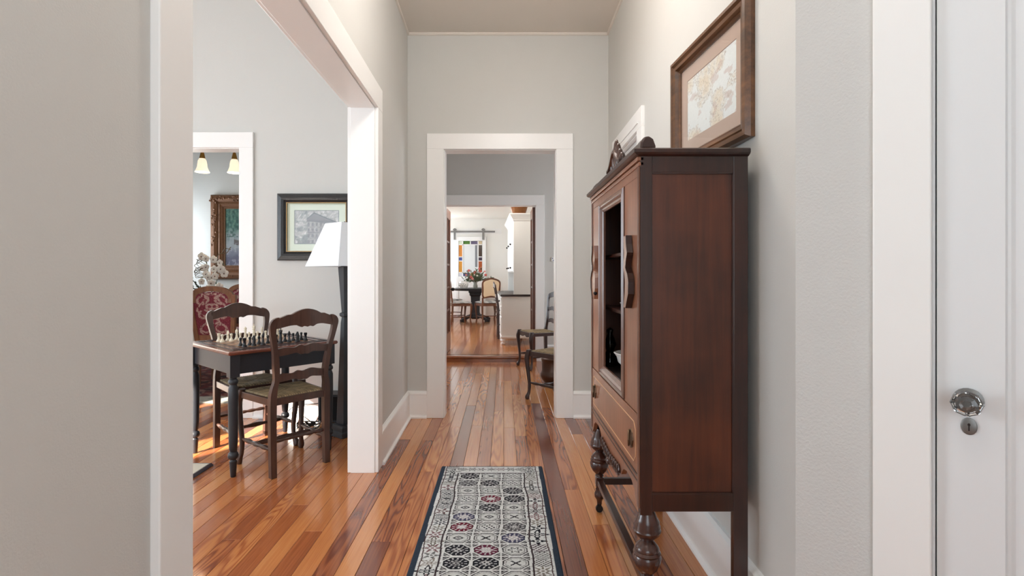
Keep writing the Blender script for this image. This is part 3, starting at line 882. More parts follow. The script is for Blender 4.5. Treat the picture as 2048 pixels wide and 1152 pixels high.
# ------------------------------------------------------------------ ladder-back chair with rush seat
def rush_seat(wf, wr, d, z, n=60):
    """four woven triangles; width wf front, wr rear, depth d, local y from -d/2 to d/2"""
    U, V = np.meshgrid(np.linspace(-1, 1, n), np.linspace(-1, 1, n))
    w = (wr+(wf-wr)*(V+1)/2)/2
    X = U*w; Y = V*d/2
    ed = np.maximum(np.abs(U), np.abs(V))
    side = np.abs(U) > np.abs(V)
    strand = np.where(side, V, U)
    ph = np.sin(strand*PI*22)
    Z = z+0.016*np.sqrt(np.clip(1-(ed/1.04)**6, 0, 1))-.006+.0018*ph-.010*(1-ed)
    Z = np.where(ed > .985, z-.018, Z)
    tone = .80+.20*ph+.25*(fbm(strand*14+5, ed*3, 2, 2)-.5)*2
    C = np.array((168, 146, 112.0))*tone[..., None]
    C = mixc(C, (np.abs(np.abs(U)-np.abs(V)) < .03)*.5, (70, 56, 36))
    return np.stack([X, Y, Z], -1), np.clip(C, 20, 235)

def ladder_chair(label, group, wood_m, tint=None):
    e = empty('ladderback_chair'); tag(e, label, 'chair', group)
    zs = 0.445
    for s in (1, -1):
        pts = catmull([(s*.165, -.185, 0, .034, .034), (s*.165, -.178, .22, .036, .036), (s*.165, -.178, .43, .038, .038), (s*.160, -.186, .50, .034, .034), (s*.150, -.192, .55, .030, .032), (s*.155, -.200, .62, .034, .030), (s*.168, -.214, .72, .030, .028), (s*.186, -.228, .81, .032, .026), (s*.190, -.238, .865, .040, .024), (s*.178, -.244, .895, .034, .022), (s*.165, -.247, .908, .012, .016)], 4)
        MB().sweepv(pts).build('back_post', wood_m, e, bevel=.004)
        pts = catmull([(s*.192, .168, .455, .046, .046), (s*.196, .176, .42, .052, .052), (s*.202, .186, .37, .044, .046), (s*.196, .178, .26, .034, .034), (s*.188, .168, .14, .028, .028), (s*.190, .172, .07, .026, .028), (s*.197, .184, .035, .034, .040), (s*.198, .188, .012, .034, .040), (s*.196, .184, 0, .024, .026)], 4)
        MB().sweepv(pts, 8).build('leg', wood_m, e, smooth=True)
        # side rail and turned side stretcher
        MB().beam((s*.168, -.16, zs-.022), (s*.190, .155, zs-.022), .020, .042).build('side_rail', wood_m, e, bevel=.004)
        k = np.linspace(0, 1, 15)
        rad = [.008, .009, .012, .014, .014, .010, .013, .016, .013, .010, .014, .014, .012, .009, .008]
        MB().tube([(s*(.165+.023*t), -.178+.348*t, .155+.0*t) for t in k], rad, 8).build('stretcher', wood_m, e, smooth=True)
    # front apron with shaped edge, rear rail
    MB().strip(np.linspace(-.175, .175, 21), lambda x: zs-.002, lambda x: zs-.052+.014*math.cos(x*PI/.0875)*(.5+.5*math.cos(x/.175*PI)), lambda x: .172+.006*math.cos(x/.175*PI/2), .020).build('front_rail', wood_m, e)
    MB().beam((-.15, -.178, zs-.022), (.15, -.178, zs-.022), .020, .040).build('rear_rail', wood_m, e, bevel=.003)
    k = np.linspace(0, 1, 21)
    MB().tube([(-.150+.30*t, -.176, .20+.0*t) for t in k], [.008+.004*abs(math.sin(t*PI*5)) for t in k], 8).build('stretcher', wood_m, e, smooth=True)
    MB().tube([(-.178+.356*t, .02, .152) for t in k], [.009+.006*abs(math.sin(t*PI*3)) for t in k], 8).build('stretcher', wood_m, e, smooth=True)
    P, C = rush_seat(.372, .312, .335, zs)
    grid('rush_seat', P, C, RUSH, e)
    # crest rail and two slats, bowed backwards
    def bow(y0, a, w): return lambda x: y0-a*math.cos(min(1, abs(x)/w)*PI/2)
    xs = np.linspace(-.178, .178, 33)
    ct = sinterp([(-.20, .885), (-.15, .905), (-.105, .922), (-.095, .918), (-.05, .940), (0, .950), (.05, .940), (.095, .918), (.105, .922), (.15, .905), (.20, .885)])
    cbm = sinterp([(-.20, .838), (-.15, .848), (-.1, .858), (-.06, .858), (-.035, .846), (-.018, .852), (0, .846), (.018, .852), (.035, .846), (.06, .858), (.1, .858), (.15, .848), (.20, .838)])
    MB().strip(xs, ct, cbm, bow(-.236, .022, .18), .020).build('crest_rail', wood_m, e)
    for z, w, yb in ((.715, .158, -.212), (.565, .145, -.194)):
        xs = np.linspace(-w, w, 29)
        tp = sinterp([(-w, .012), (-.11, .018), (-.06, .014), (-.03, .026), (0, .020), (.03, .026), (.06, .030), (.11, .018), (w, .012)])
        bt = sinterp([(-w, -.030), (-.1, -.024), (-.05, -.018), (-.02, -.030), (0, -.026), (.02, -.030), (.05, -.018), (.1, -.024), (w, -.030)])
        MB().strip(xs, lambda x: z+tp(x), lambda x: z+bt(x), bow(yb, .016, w), .016).build('slat', wood_m, e)
    return e
def place(o, x, y, face, z=0.0):
    o.location = (x, y, z); o.rotation_euler = (0, 0, math.atan2(face[1], face[0])-PI/2)
    return o
ch1 = ladder_chair('walnut ladder-back chair with rush seat, nearest the camera at the chess table', 'rush seat chairs', CHW)
def chair_copy(label, mat=None):
    c = copy_tree(ch1); c['label'] = label
    return c
ch2 = chair_copy('walnut ladder-back chair with rush seat on the far side of the chess table')
ch3 = chair_copy('dark ladder-back chair with rush seat standing in front of the bronze pot')
ch4 = chair_copy('dark ladder-back chair with rush seat beside the kitchen doorway')
ch5 = chair_copy('dark ladder-back chair tucked into the white kitchen desk')
for c_ in (ch3, ch4, ch5):
    for p_ in c_.children:
        for sl in p_.material_slots:
            if sl.material == CHW: sl.link = 'OBJECT'; sl.material = CHD
place(ch1, -1.335, 3.178, (-.755, .655))
place(ch2, -1.665, 3.462, (.755, -.655))
place(ch3, .485, 4.76, (-.63, .78))
place(ch4, .422, 6.42, (-.93, -.35))

# ------------------------------------------------------------------ chess table
TZ = 0.715
TB = empty('chess_table', (-1.565, 3.369, 0), math.radians(49)); tag(TB, 'black games table with red-brown inlaid top in the side room', 'table')
hs = 0.338
R_ = []
for z, o_ in ((TZ-.022, -.006), (TZ-.016, 0), (TZ-.006, 0), (TZ, -.005)):
    R_.append([(-hs-o_, -hs-o_, z), (hs+o_, -hs-o_, z), (hs+o_, hs+o_, z), (-hs-o_, hs+o_, z)])
MB().rings(R_).build('table_top', TTOP, TB)
m = MB()
for a, b in ((-.245, -.238), (.238, .245)):
    m.box(a, b, -.29, .29, TZ-.001, TZ+.002); m.box(-.29, .29, a, b, TZ-.001, TZ+.0022)
for a, b in ((-.296, -.286), (.286, .296)):
    m.box(a, b, -.296, .296, TZ-.001, TZ+.0026); m.box(-.296, .296, a, b, TZ-.001, TZ+.0028)
m.build('moulding_line', BLACK, TB)
def board():
    n = 129; U, V = np.meshgrid(np.linspace(0, 8, n), np.linspace(0, 8, n))
    ck = ((np.floor(np.clip(U, 0, 7.999))+np.floor(np.clip(V, 0, 7.999))) % 2)[..., None]
    C = np.where(ck > .5, np.array((172, 128, 92.0)), np.array((86, 50, 38.0)))
    C = C*(.9+.2*fbm(U*9, V*1.2, 4, 3))[..., None]
    P = np.stack([(U/8-.5)*.44, (V/8-.5)*.44, np.full_like(U, TZ+.0012)], -1)
    grid('chessboard', P, C, vcol('board_inlay', .3, .5), TB)
board()
al = .298; at_, ab = TZ-.022, TZ-.135
for i, (a, b) in enumerate((((-al, -al), (al, -al)), ((al, -al), (al, al)), ((al, al), (-al, al)), ((-al, al), (-al, -al)))):
    v = Vector((b[0]-a[0], b[1]-a[1], 0)).normalized()
    MB().beam(Vector((a[0], a[1], (at_+ab)/2))+v*.025, Vector((b[0], b[1], (at_+ab)/2))-v*.025, .020, at_-ab).build('apron', BLACK, TB, bevel=.0015)
TLEG = [(.012, 0), (.015, .004), (.020, .085), (.021, .09), (.016, .095), (.016, .1), (.026, .108), (.029, .122), (.026, .136), (.017, .143), (.017, .15), (.021, .155), (.024, .20), (.027, .42), (.026, .50), (.020, .518), (.018, .523), (.025, .53), (.027, .54), (.024, .55), (.018, .556), (.020, .562), (.02, .566)]
for sx in (-1, 1):
    for sy in (-1, 1):
        x, y = sx*.298, sy*.298
        lg = MB().lathe(TLEG, (x, y, 0), 18).build('leg', BLACK, TB, smooth=True)
        MB().box(x-.027, x+.027, y-.027, y+.027, .565, at_).build('leg_block', BLACK, lg, bevel=.002)

# chess men
IVORY = paint('ivory', srgb(226, 216, 194), 0.35, 0.04); EBONY = paint('ebony', srgb(30, 29, 32), 0.3, 0.1)
BASE = [(.0150, 0), (.0155, .003), (.0130, .006), (.0135, .009), (.0095, .012)]
KINDS = {
 'pawn': BASE+[(.006, .022), (.005, .030), (.0085, .032), (.005, .034), (.0078, .039), (.0085, .044), (.0065, .049), (.001, .051)],
 'rook': BASE+[(.0085, .022), (.0075, .036), (.0105, .039), (.0105, .052), (.0075, .052), (.0075, .048), (.001, .048)],
 'bishop': BASE+[(.007, .024), (.0055, .042), (.010, .044), (.006, .047), (.0088, .054), (.0075, .062), (.003, .068), (.0035, .071), (.001, .073)],
 'queen': BASE+[(.0085, .026), (.006, .052), (.0105, .055), (.007, .058), (.0105, .074), (.006, .076), (.004, .080), (.001, .082)],
 'king': BASE+[(.009, .028), (.0065, .056), (.0115, .059), (.0075, .062), (.0115, .077), (.0085, .081), (.001, .084)],
}
def man_mesh(k):
    m = MB()
    if k != 'knight': m.lathe(KINDS[k], n=12)
    if k == 'king': m.box(-.0016, .0016, -.0016, .0016, .083, .096).box(-.005, .005, -.0016, .0016, .088, .091)
    if k == 'knight':
        m.lathe(BASE+[(.009, .016), (.001, .017)], n=12)
        pol = [(-.009, .014), (.008, .014), (.006, .026), (.003, .034), (.012, .038), (.0145, .044), (.010, .050), (.002, .058), (-.001, .063), (-.004, .057), (-.009, .048), (-.0105, .032)]
        m.prism(pol, 'x', -.0055, .0055)
    return m
RANK = ['rook', 'knight', 'bishop', 'queen', 'king', 'bishop', 'knight', 'rook']
cache = {}
for cname, mat, rows, back in (('white', IVORY, (3.5, 2.5), 1), ('black', EBONY, (-3.5, -2.5), -1)):
    for ri, r in enumerate(rows):
        for f_ in range(8):
            k = RANK[f_] if ri == 0 else 'pawn'
            key = (cname, k)
            if key not in cache:
                cache[key] = man_mesh(k).mesh('chess_'+k, None, True); autosmooth(cache[key], 60); cache[key].materials.append(mat)
            o = bpy.data.objects.new('chess_'+k, cache[key]); COL.objects.link(o)
            # table local x runs along the players' edge; white sits on the far side
            lx, ly = (f_-3.5)*.055, r*.055
            c, s = math.cos(TB.rotation_euler.z), math.sin(TB.rotation_euler.z)
            o.location = (TB.location.x+c*lx-s*ly, TB.location.y+s*lx+c*ly, TZ+.0013)
            o.rotation_euler = (0, 0, TB.rotation_euler.z+(PI if back > 0 else 0)+random.uniform(-.2, .2))
            if k in ('king', 'queen'): lab = 'tall %s chess %s in the middle of its back row' % (cname, k)
            elif k == 'pawn': lab = '%s chess pawn, %s from the lamp end of its row' % (cname, ['eighth', 'seventh', 'sixth', 'fifth', 'fourth', 'third', 'second', 'first'][f_])
            else: lab = '%s chess %s towards the %s end of its back row' % (cname, k, 'lamp' if f_ > 3 else 'doorway')
            tag(o, lab, 'chess piece', '%s chess men' % cname)

# ------------------------------------------------------------------ floor lamp behind the chess table
LM = empty('floor_lamp', (-1.146, 3.74, 0), math.radians(45+8.4)); tag(LM, 'black tapered floor lamp with white square shade behind the chess table', 'lamp')
def sq(m, prof): return m.rings([[(-r, -r, z), (r, -r, z), (r, r, z), (-r, r, z)] for r, z in prof])
sq(MB(), [(.088, 0), (.09, .005), (.09, .035), (.078, .04), (.078, .07), (.07, .078)]).build('base', LAMPK, LM, bevel=.003)
sq(MB(), [(.042, .078), (.040, .10), (.020, .80), (.015, .84)]).build('pole', LAMPK, LM, bevel=.002)
sq(MB(), [(.016, .84), (.026, .85), (.026, .868), (.016, .875)]).build('collar', LAMPK, LM, bevel=.002)
sq(MB(), [(.015, .875), (.017, .9), (.033, 1.20), (.01, 1.21)]).build('upper_pole', LAMPK, LM, bevel=.002)
rb, rt = .193, .096
m = MB(); m.rings([[(-r, -r, z), (r, -r, z), (r, r, z), (-r, r, z)] for r, z in ((rb, 1.204), (rt, 1.512), (rt-.003, 1.512), (rb-.003, 1.204))], closed=True)
m.build('shade', SHADE, LM)
m = MB(); m.tube([(0, 0, 1.2), (0, 0, 1.50)], .005, 8); m.beam((-rt, 0, 1.49), (rt, 0, 1.49), .004, .004); m.beam((0, -rt, 1.49), (0, rt, 1.49), .004, .004); m.build('spider', DARKM, LM)
MB().lathe([(.002, 1.495), (.009, 1.50), (.009, 1.52), (.003, 1.528)], n=10).build('finial', DARKM, LM, smooth=True)
# black box and loose cables by the wall
bb = empty('speaker_box', (-1.275, 4.06, 0)); tag(bb, 'small black box on the floor behind the floor lamp', 'speaker')
MB().box(-.15, .15, -.08, .08, .012, .225).build('cabinet', BLACK, bb, bevel=.006)
MB().box(-.135, .135, -.086, -.079, .03, .21).build('grille', paint('black_cloth', srgb(20, 20, 21), .95, .1), bb)
for sx in (-.12, .12):
    for sy in (-.05, .05): MB().lathe([(.012, 0), (.012, .013)], (sx, sy, 0), 8).build('foot', BLACK, bb)
r_ = random.Random(3)
pts = [(-1.50, 3.86, .006)]
for k in range(34):
    a = k*1.15; rr = .03+.06*r_.random()
    pts.append((-1.47+rr*1.1*math.cos(a), 3.90+rr*math.sin(a), .006+.055*r_.random()*(k % 3 == 0)+.0006*k))
pts = [(a, b, max(c, .005)) for a, b, c in catmull(pts, 4)]
tag(MB().tube(pts, .0036, 5).build('power_cable', DARKM, smooth=True), 'tangled black cable coiled on the floor under the chess table', 'cable')
pts = catmull([(-1.75, 4.115, .012), (-1.68, 4.118, .09), (-1.60, 4.12, .115), (-1.46, 4.118, .13), (-1.445, 4.11, .20), (-1.44, 4.10, .10), (-1.45, 4.08, .012)], 6)
tag(MB().tube(pts, .0036, 5).build('power_cable', DARKM, smooth=True), 'thin black cable running along the baseboard beside the small black box', 'cable')

# ------------------------------------------------------------------ etching on the chess room wall
def art_etching(U, V):
    C = np.ones(U.shape+(3,))*np.array((186, 182, 178.0))
    hat = np.sin((U*90+V*40))*np.sin((U*30-V*100))
    C = C-(fbm(U*20, V*20, 8, 4)[..., None]-.5)*90
    tree = (U < .30)*np.clip((fbm(U*9, V*9, 21, 5)-.4)*5, 0, 1)
    C = mixc(C, tree*.6, (112, 116, 112))
    house = (U > .30) & (U < .92) & (V < .72-.0*U)
    roof = (V > .66) & (V < .92-np.abs(U-.44)*1.1-(U > .44)*0*U) & (U > .28)
    roof2 = (U > .44) & (V < .92-(U-.44)*.55) & (V > .66-(U-.44)*.25)
    C = mixc(C, house*.55, (150, 140, 138)); C = mixc(C, (roof | roof2)*.7, (118, 112, 112))
    win = house & (np.abs((U*11) % 1-.5) < .25) & (np.abs((V*6) % 1-.5) < .3) & (V < .66)
    C = mixc(C, win*.5, (96, 92, 92))
    ln = house & ((np.abs((V*6) % 1) < .06))
    C = mixc(C, ln*.7, (96, 92, 94))
    eave = np.abs(V-(.92-np.abs(U-.44)*np.where(U > .44, .55, 1.1))) < .012
    C = mixc(C, (eave & (U > .28) & (U < .95))*.9, (70, 66, 66))
    C = mixc(C, ((U < .02) | (U > .98) | (V < .025) | (V > .975))*.6, (96, 96, 94))
    return np.clip((C+hat[..., None]*12-128)*1.25+88, 0, 255)
CARVB = paint('carved_black_frame', srgb(40, 40, 42), .35, .3, 1.0, 90, .5, vscale=60)
PROF2 = [(0, 0), (0, .6), (.1, .85), (.5, 1.0), (.75, .85), (.85, .6), (.87, .66), (1.0, .5), (1.0, .1)]
pe = picture('framed_etching', .62, .533, .072, .04, PROF2, CARVB, .058, (198, 204, 180), art_etching, Matrix.Translation((-1.807, YE-.001, 1.258)), 'black framed etching of a gabled house on the chess room wall')
m = MB(); W_, H_, g_ = .62, .533, .076
for a, b, c, d in ((g_-.006, W_-g_+.006, g_-.006, g_), (g_-.006, W_-g_+.006, H_-g_, H_-g_+.006), (g_-.006, g_, g_, H_-g_), (W_-g_, W_-g_+.006, g_, H_-g_)):
    m.box(a, b, -.0215, -.012, c, d)
m.build('gilt_slip', paint('dull_gilt', srgb(150, 120, 80), .4, .1, metal=.6), pe)

# ------------------------------------------------------------------ rug corner in the chess room
def small_rug():
    X0, X1, Y0, Y1 = -3.6, -1.745, 1.2, 3.13; n = 160
    U, V = np.meshgrid(np.linspace(0, 1, n), np.linspace(0, 1, n))
    X = X0+(X1-X0)*U; Y = Y0+(Y1-Y0)*V
    ed = np.minimum(np.minimum(X-X0, X1-X), np.minimum(Y-Y0, Y1-Y))
    C = np.ones(U.shape+(3,))*np.array((214, 206, 190.0))
    C = mixc(C, (ed < .018), (84, 80, 88)); C = mixc(C, ((ed > .1) & (ed < .12)), (150, 136, 130))
    C = mixc(C, (fbm(X*14, Y*14, 5, 3) > .55)*(ed > .14)*.5, (120, 100, 100))
    Z = np.where(ed < .004, .001, .016)+.002*fbm(X*90, Y*90, 3, 2)
    tag(grid('area_rug', np.stack([X, Y, Z], -1), C, RUGM), 'cream rug with dark border on the chess room floor', 'rug')
small_rug()

# ------------------------------------------------------------------ middle room
POTM = paint('bronze_pot', srgb(92, 72, 64), 0.35, 0.2, metal=0.7)
MB().lathe([(.002, .0), (.075, 0), (.085, .012), (.125, .06), (.140, .095), (.138, .115), (.126, .135), (.120, .15), (.122, .23), (.130, .268), (.136, .272), (.132, .276), (.118, .262), (.112, .14), (.125, .10), (.07, .02), (.002, .015)], n=28).build('bronze_pot', POTM, smooth=True)
pot = bpy.data.objects['bronze_pot']; pot.location = (.515, 5.42, 0); tag(pot, 'round bronze pot on the floor behind the dark rush seat chair', 'pot')
tp = empty('wall_plate_picture', (.66, YB, 1.345)); tag(tp, 'tiny blue and white tile plaque on the wall by the kitchen doorway', 'plaque')
MB().box(-.035, .035, -.012, -.001, -.03, .03).build('tile', WHITEC, tp, bevel=.002)
m = MB()
for x, z in ((-.02, .012), (.0, -.008), (.018, .01), (-.01, -.018), (.02, -.016)): m.box(x-.007, x+.007, -.0135, -.0115, z-.006, z+.006)
m.build('blue_motif', paint('delft_blue', srgb(92, 110, 150), .4, .1), tp)
MY = Matrix.Translation((.735, YB, 1.155)) @ Matrix.Rotation(PI/2, 4, 'X')
ro = empty('round_thermostat'); tag(ro, 'round white thermostat on the middle room wall', 'thermostat')
MB().lathe([(.001, 0), (.055, 0), (.055, .012), (.045, .02), (.001, .02)], n=28).build('body', WHITEC, ro, MY, smooth=True)
MB().lathe([(.001, .02), (.03, .02), (.03, .03), (.001, .031)], n=20).build('dial', WHITEC, ro, MY, smooth=True)

# French door leaves, folded back into the kitchen
FRW = wood('french_door_wood', srgb(70, 34, 20), srgb(122, 66, 40), 'z', .35, .3)
def leaf(name, hx, side, label):
    """leaf stands along +Y from the hinge; thickness in x"""
    e = empty(name, (hx, 6.96, KZ)); e['kind'] = 'structure'
    L_, Z_ = .56, 1.975; a, b = -.019, .019
    for y0, y1 in ((0, .10), (L_-.10, L_)): MB().box(a, b, y0, y1, .008, Z_).build('stile', FRW, e, bevel=.002)
    for z0, z1 in ((.008, .26), (Z_-.13, Z_)): MB().box(a, b, .10, L_-.10, z0, z1).build('rail', FRW, e, bevel=.002)
    zs = np.linspace(.26, Z_-.13, 6)
    for z in zs[1:-1]: MB().box(-.012, .012, .10, L_-.10, z-.012, z+.012).build('muntin', FRW, e)
    MB().box(-.012, .012, L_/2-.012, L_/2+.012, .26, Z_-.13).build('muntin', FRW, e)
    for z0, z1 in zip(zs[:-1], zs[1:]):
        for y0, y1 in ((.10, L_/2-.012), (L_/2+.012, L_-.10)):
            MB().box(-.002, .002, y0, y1, z0+.012, z1-.012).build('pane', PANE, e)
    for s in ((-1, 1) if side > 0 else ()):
        k = MB().ball((s*.055, L_-.05, .86), .026, 12, 8).build('knob', DARKM, e, smooth=True)
        m = MB(); m.tube([(s*.019, L_-.05, .86), (s*.05, L_-.05, .86)], .008, 8); m.build('spindle', DARKM, k)
    return e
leaf('door_4', -.790, 1, '')
leaf('door_5', .400, -1, '')

# ------------------------------------------------------------------ kitchen desk hutch
DW = paint('antique_white_paint', srgb(226, 225, 220), .5, .02)
DK = empty('desk_hutch', (-0.038, 7.90, KZ), math.radians(2.4)); tag(DK, 'white painted desk hutch with dark top on the right of the kitchen', 'desk')
# local: x into the right (depth .58), y along the front
D_, L_ = .56, 1.75
zt = .768
MB().box(-.015, D_, -.015, L_+.015, zt-.03, zt).build('desk_top', paint('dark_desk_top', srgb(52, 38, 32), .35, .1), DK, bevel=.004)
for y0, y1 in ((0, .46), (L_-.46, L_)):
    p = MB().box(0.0, D_, y0, y1, .12, zt-.03).build('pedestal', DW, DK, bevel=.003)
    MB().box(-.012, D_, y0-.012, y1+.012, .10, .135).build('plinth', DW, p, bevel=.006)
    for z0, z1 in ((.16, .42), (.44, .58), (.60, .72)):
        d = MB().box(-.014, .001, y0+.03, y1-.03, z0, z1).build('drawer', DW, p, bevel=.004)
        MB().ball((-.028, (y0+y1)/2, (z0+z1)/2), .014, 8, 6).build('knob', DARKM, p, smooth=True)
    for fx in (.03, D_-.04):
        for fy in (y0+.03, y1-.03):
            MB().lathe([(.02, 0), (.032, .012), (.036, .03), (.025, .045), (.034, .052), (.036, .075), (.028, .09), (.034, .102)], (fx, fy, 0), 12).build('bun_foot', DW, p, smooth=True)
MB().box(.0, .02, .46, L_-.46, zt-.16, zt-.03).build('apron', DW, DK, bevel=.002)
MB().box(D_-.03, D_, .46, L_-.46, .2, zt-.03).build('back_panel', DW, DK)
hx = .185
for y0 in (0.0, L_-.03): MB().box(hx, D_, y0, y0+.03, zt, 1.90).build('hutch_side', DW, DK, bevel=.002)
MB().box(D_-.02, D_, .03, L_-.03, zt, 1.90).build('hutch_back', DW, DK)
for z in (1.12, 1.50, 1.88): MB().box(hx+.02, D_-.02, .03, L_-.03, z-.01, z+.01).build('shelf', DW, DK)
for y0, y1 in ((.03, .55), (.56, L_-.56), (L_-.55, L_-.03)):
    for z0, z1 in ((1.12, 1.5), (1.5, 1.89)):
        d = MB().box(hx-.006, hx+.014, y0+.003, y1-.003, z0+.003, z1-.003).build('cupboard_door', DW, DK, bevel=.003)
        MB().box(hx-.010, hx-.005, y0+.06, y1-.06, z0+.05, z1-.05).build('door_panel', DW, d, bevel=.004)
        MB().ball((hx-.024, y1-.04, z0+.06), .015, 8, 6).build('knob', DARKM, d, smooth=True)
m = MB(); R_ = []
for z, o_ in ((1.88, .0), (1.90, .012), (1.905, .012), (1.925, .022), (1.975, .055), (1.985, .062), (2.0, .062)):
    R_.append([(hx-o_, -o_, z), (D_, -o_, z), (D_, L_+o_, z), (hx-o_, L_+o_, z)])
m.rings(R_).build('cornice', DW, DK)
COPP = paint('copper', srgb(140, 92, 58), .4, .25, metal=.75, vscale=30)
ct_ = MB().lathe([(.002, 0), (.095, 0), (.098, .004), (.135, .13), (.142, .134), (.140, .142), (.130, .138), (.092, .01), (.002, .008)], n=28).build('copper_tub', COPP, smooth=True)
ct_.location = (.235, 8.14, KZ+2.0); tag(ct_, 'copper tub standing on top of the white desk hutch', 'tub')
place(ch5, .083, 8.80, (1, .07), KZ)

# ------------------------------------------------------------------ sliding stained-glass door on the far kitchen wall
BD = empty('barn_door', (-1.195, YK-.05, KZ)); tag(BD, 'white sliding barn door with a border of coloured glass panes', 'door')
bw, bh = .747, 2.01
MB().box(-.16, 1.13, .035, .048, 2.085, 2.215).build('header_board', TRIM, BD)
MB().box(-.15, .97, .0, .012, 2.115, 2.155).build('rail', NICKEL, BD)
for x in (-.03, .68):
    m = MB(); m.tube([(x+.04*math.cos(t), -.004, 2.17+.04*math.sin(t)) for t in np.linspace(0, PI, 9)], .009, 6)
    m.box(x-.026, x+.026, -.03, -.02, 1.93, 2.19)
    m.rings([[(x+.035*math.cos(t), y, 2.185+.035*math.sin(t)) for t in np.linspace(0, 2*PI, 17)[:-1]] for y in (-.02, -.005)])
    m.build('roller_hanger', NICKEL, BD)
gx0, gx1, gz0, gz1 = .062, .655, 1.02, 1.905      # glazed field
for x0, x1 in ((0, gx0), (gx1, bw)): MB().box(x0, x1, -.012, .025, .01, bh).build('stile', TRIM, BD, bevel=.003)
for z0, z1 in ((gz1, bh), (.86, gz0), (.01, .18)): MB().box(gx0, gx1, -.012, .025, z0, z1).build('rail', TRIM, BD, bevel=.003)
MB().box(gx0, gx1, .0, .018, .18, .86).build('lower_panel', TRIM, BD, bevel=.004)
cwid, rh = .105, .095
bars = MB()
xg = [gx0, gx0+cwid, gx1-cwid, gx1]; xm = (gx0+gx1)/2
zg = [gz0, gz0+rh, gz1-rh, gz1]
def bar(a, b, c, d): MB().box(a, b, -.008, .022, c, d).build('glazing_bar', TRIM, BD)
bar(xg[1]-.012, xg[1]+.012, gz0, gz1); bar(xg[2]-.012, xg[2]+.012, gz0, gz1)
bar(gx0, gx1, zg[1]-.011, zg[1]+.011); bar(gx0, gx1, zg[2]-.011, zg[2]+.011)
bar(xm-.011, xm+.011, zg[2], gz1); bar(xm-.011, xm+.011, gz0, zg[1])
sz = [zg[1], zg[1]+.29, zg[1]+.39, zg[2]]
for q in sz[1:3]: bar(gx0, xg[1], q-.01, q+.01); bar(xg[2], gx1, q-.01, q+.01)
gm = {}
def pane(a, b, c, d, col):
    if col not in gm:
        gm[col] = paint('stained_%d_%d_%d' % col, srgb(*col), .12, .12, spec=.6, vscale=20)
    MB().box(a+.008, b-.008, .002, .008, c+.008, d-.008).build('pane', gm[col], BD)
pane(xg[0], xg[1], zg[2], gz1, (214, 222, 200)); pane(xg[1], xm, zg[2], gz1, (68, 116, 34)); pane(xm, xg[2], zg[2], gz1, (92, 80, 108)); pane(xg[2], gx1, zg[2], gz1, (196, 176, 140))
pane(xg[0], xg[1], sz[2], sz[3], (206, 130, 52)); pane(xg[0], xg[1], sz[1], sz[2], (72, 82, 140)); pane(xg[0], xg[1], sz[0], sz[1], (204, 140, 48))
pane(xg[2], gx1, sz[2], sz[3], (60, 36, 18)); pane(xg[2], gx1, sz[1], sz[2], (66, 48, 64)); pane(xg[2], gx1, sz[0], sz[1], (178, 88, 36))
pane(xg[0], xg[1], gz0, zg[1], (216, 214, 222)); pane(xg[1], xm, gz0, zg[1], (74, 66, 110)); pane(xm, xg[2], gz0, zg[1], (196, 150, 60)); pane(xg[2], gx1, gz0, zg[1], (190, 190, 200))
MIRR = paint('silvered_pane', srgb(222, 224, 224), .25, .01, spec=.6)
MB().box(xg[1]+.012, xg[2]-.012, .002, .008, zg[1]+.011, zg[2]-.011).build('centre_pane', MIRR, BD)
MB().box(xg[2]-.075, xg[2]-.02, -.001, .003, zg[1]+.14, zg[2]-.012).build('painted_reflection', paint('painted_reflection', srgb(128, 128, 132), .4, .05), BD)  # reflection in the centre pane, put in as a flat grey strip
# wainscot boards below on the far wall
for k in range(7):
    MB().box(-2.2, -.1, YK-.015, YK, KZ+.03+k*.13, KZ+.03+k*.13+.124).build('trim_%d' % (20+k), TRIM)['kind'] = 'structure'

# ------------------------------------------------------------------ kitchen table and chairs
KT = empty('pedestal_table', (-.655, 11.95, KZ)); tag(KT, 'round black pedestal table in the kitchen', 'table')
MB().lathe([(.002, .705), (.50, .705), (.515, .712), (.52, .735), (.545, .742), (.55, .752), (.545, .758), (.002, .758)], n=48).build('table_top', BLACK, KT, smooth=True)
MB().lathe([(.16, .0), (.16, .0)], n=4)
sq(MB(), [(.15, .70), (.15, .66), (.13, .64), (.13, .60), (.105, .57), (.10, .5), (.095, .2), (.11, .16), (.11, .08), (.07, .05)][::-1]).build('pedestal', BLACK, KT, bevel=.004)
for k in range(4):
    a = k*PI/2+PI/4; c, s = math.cos(a), math.sin(a)
    ft = MB().beam((c*.06, s*.06, .15), (c*.40, s*.40, .045), .055, .06)
    ft.beam((c*.34, s*.34, .03), (c*.44, s*.44, .03), .07, .06)
    ft.build('foot', BLACK, KT, bevel=.006)

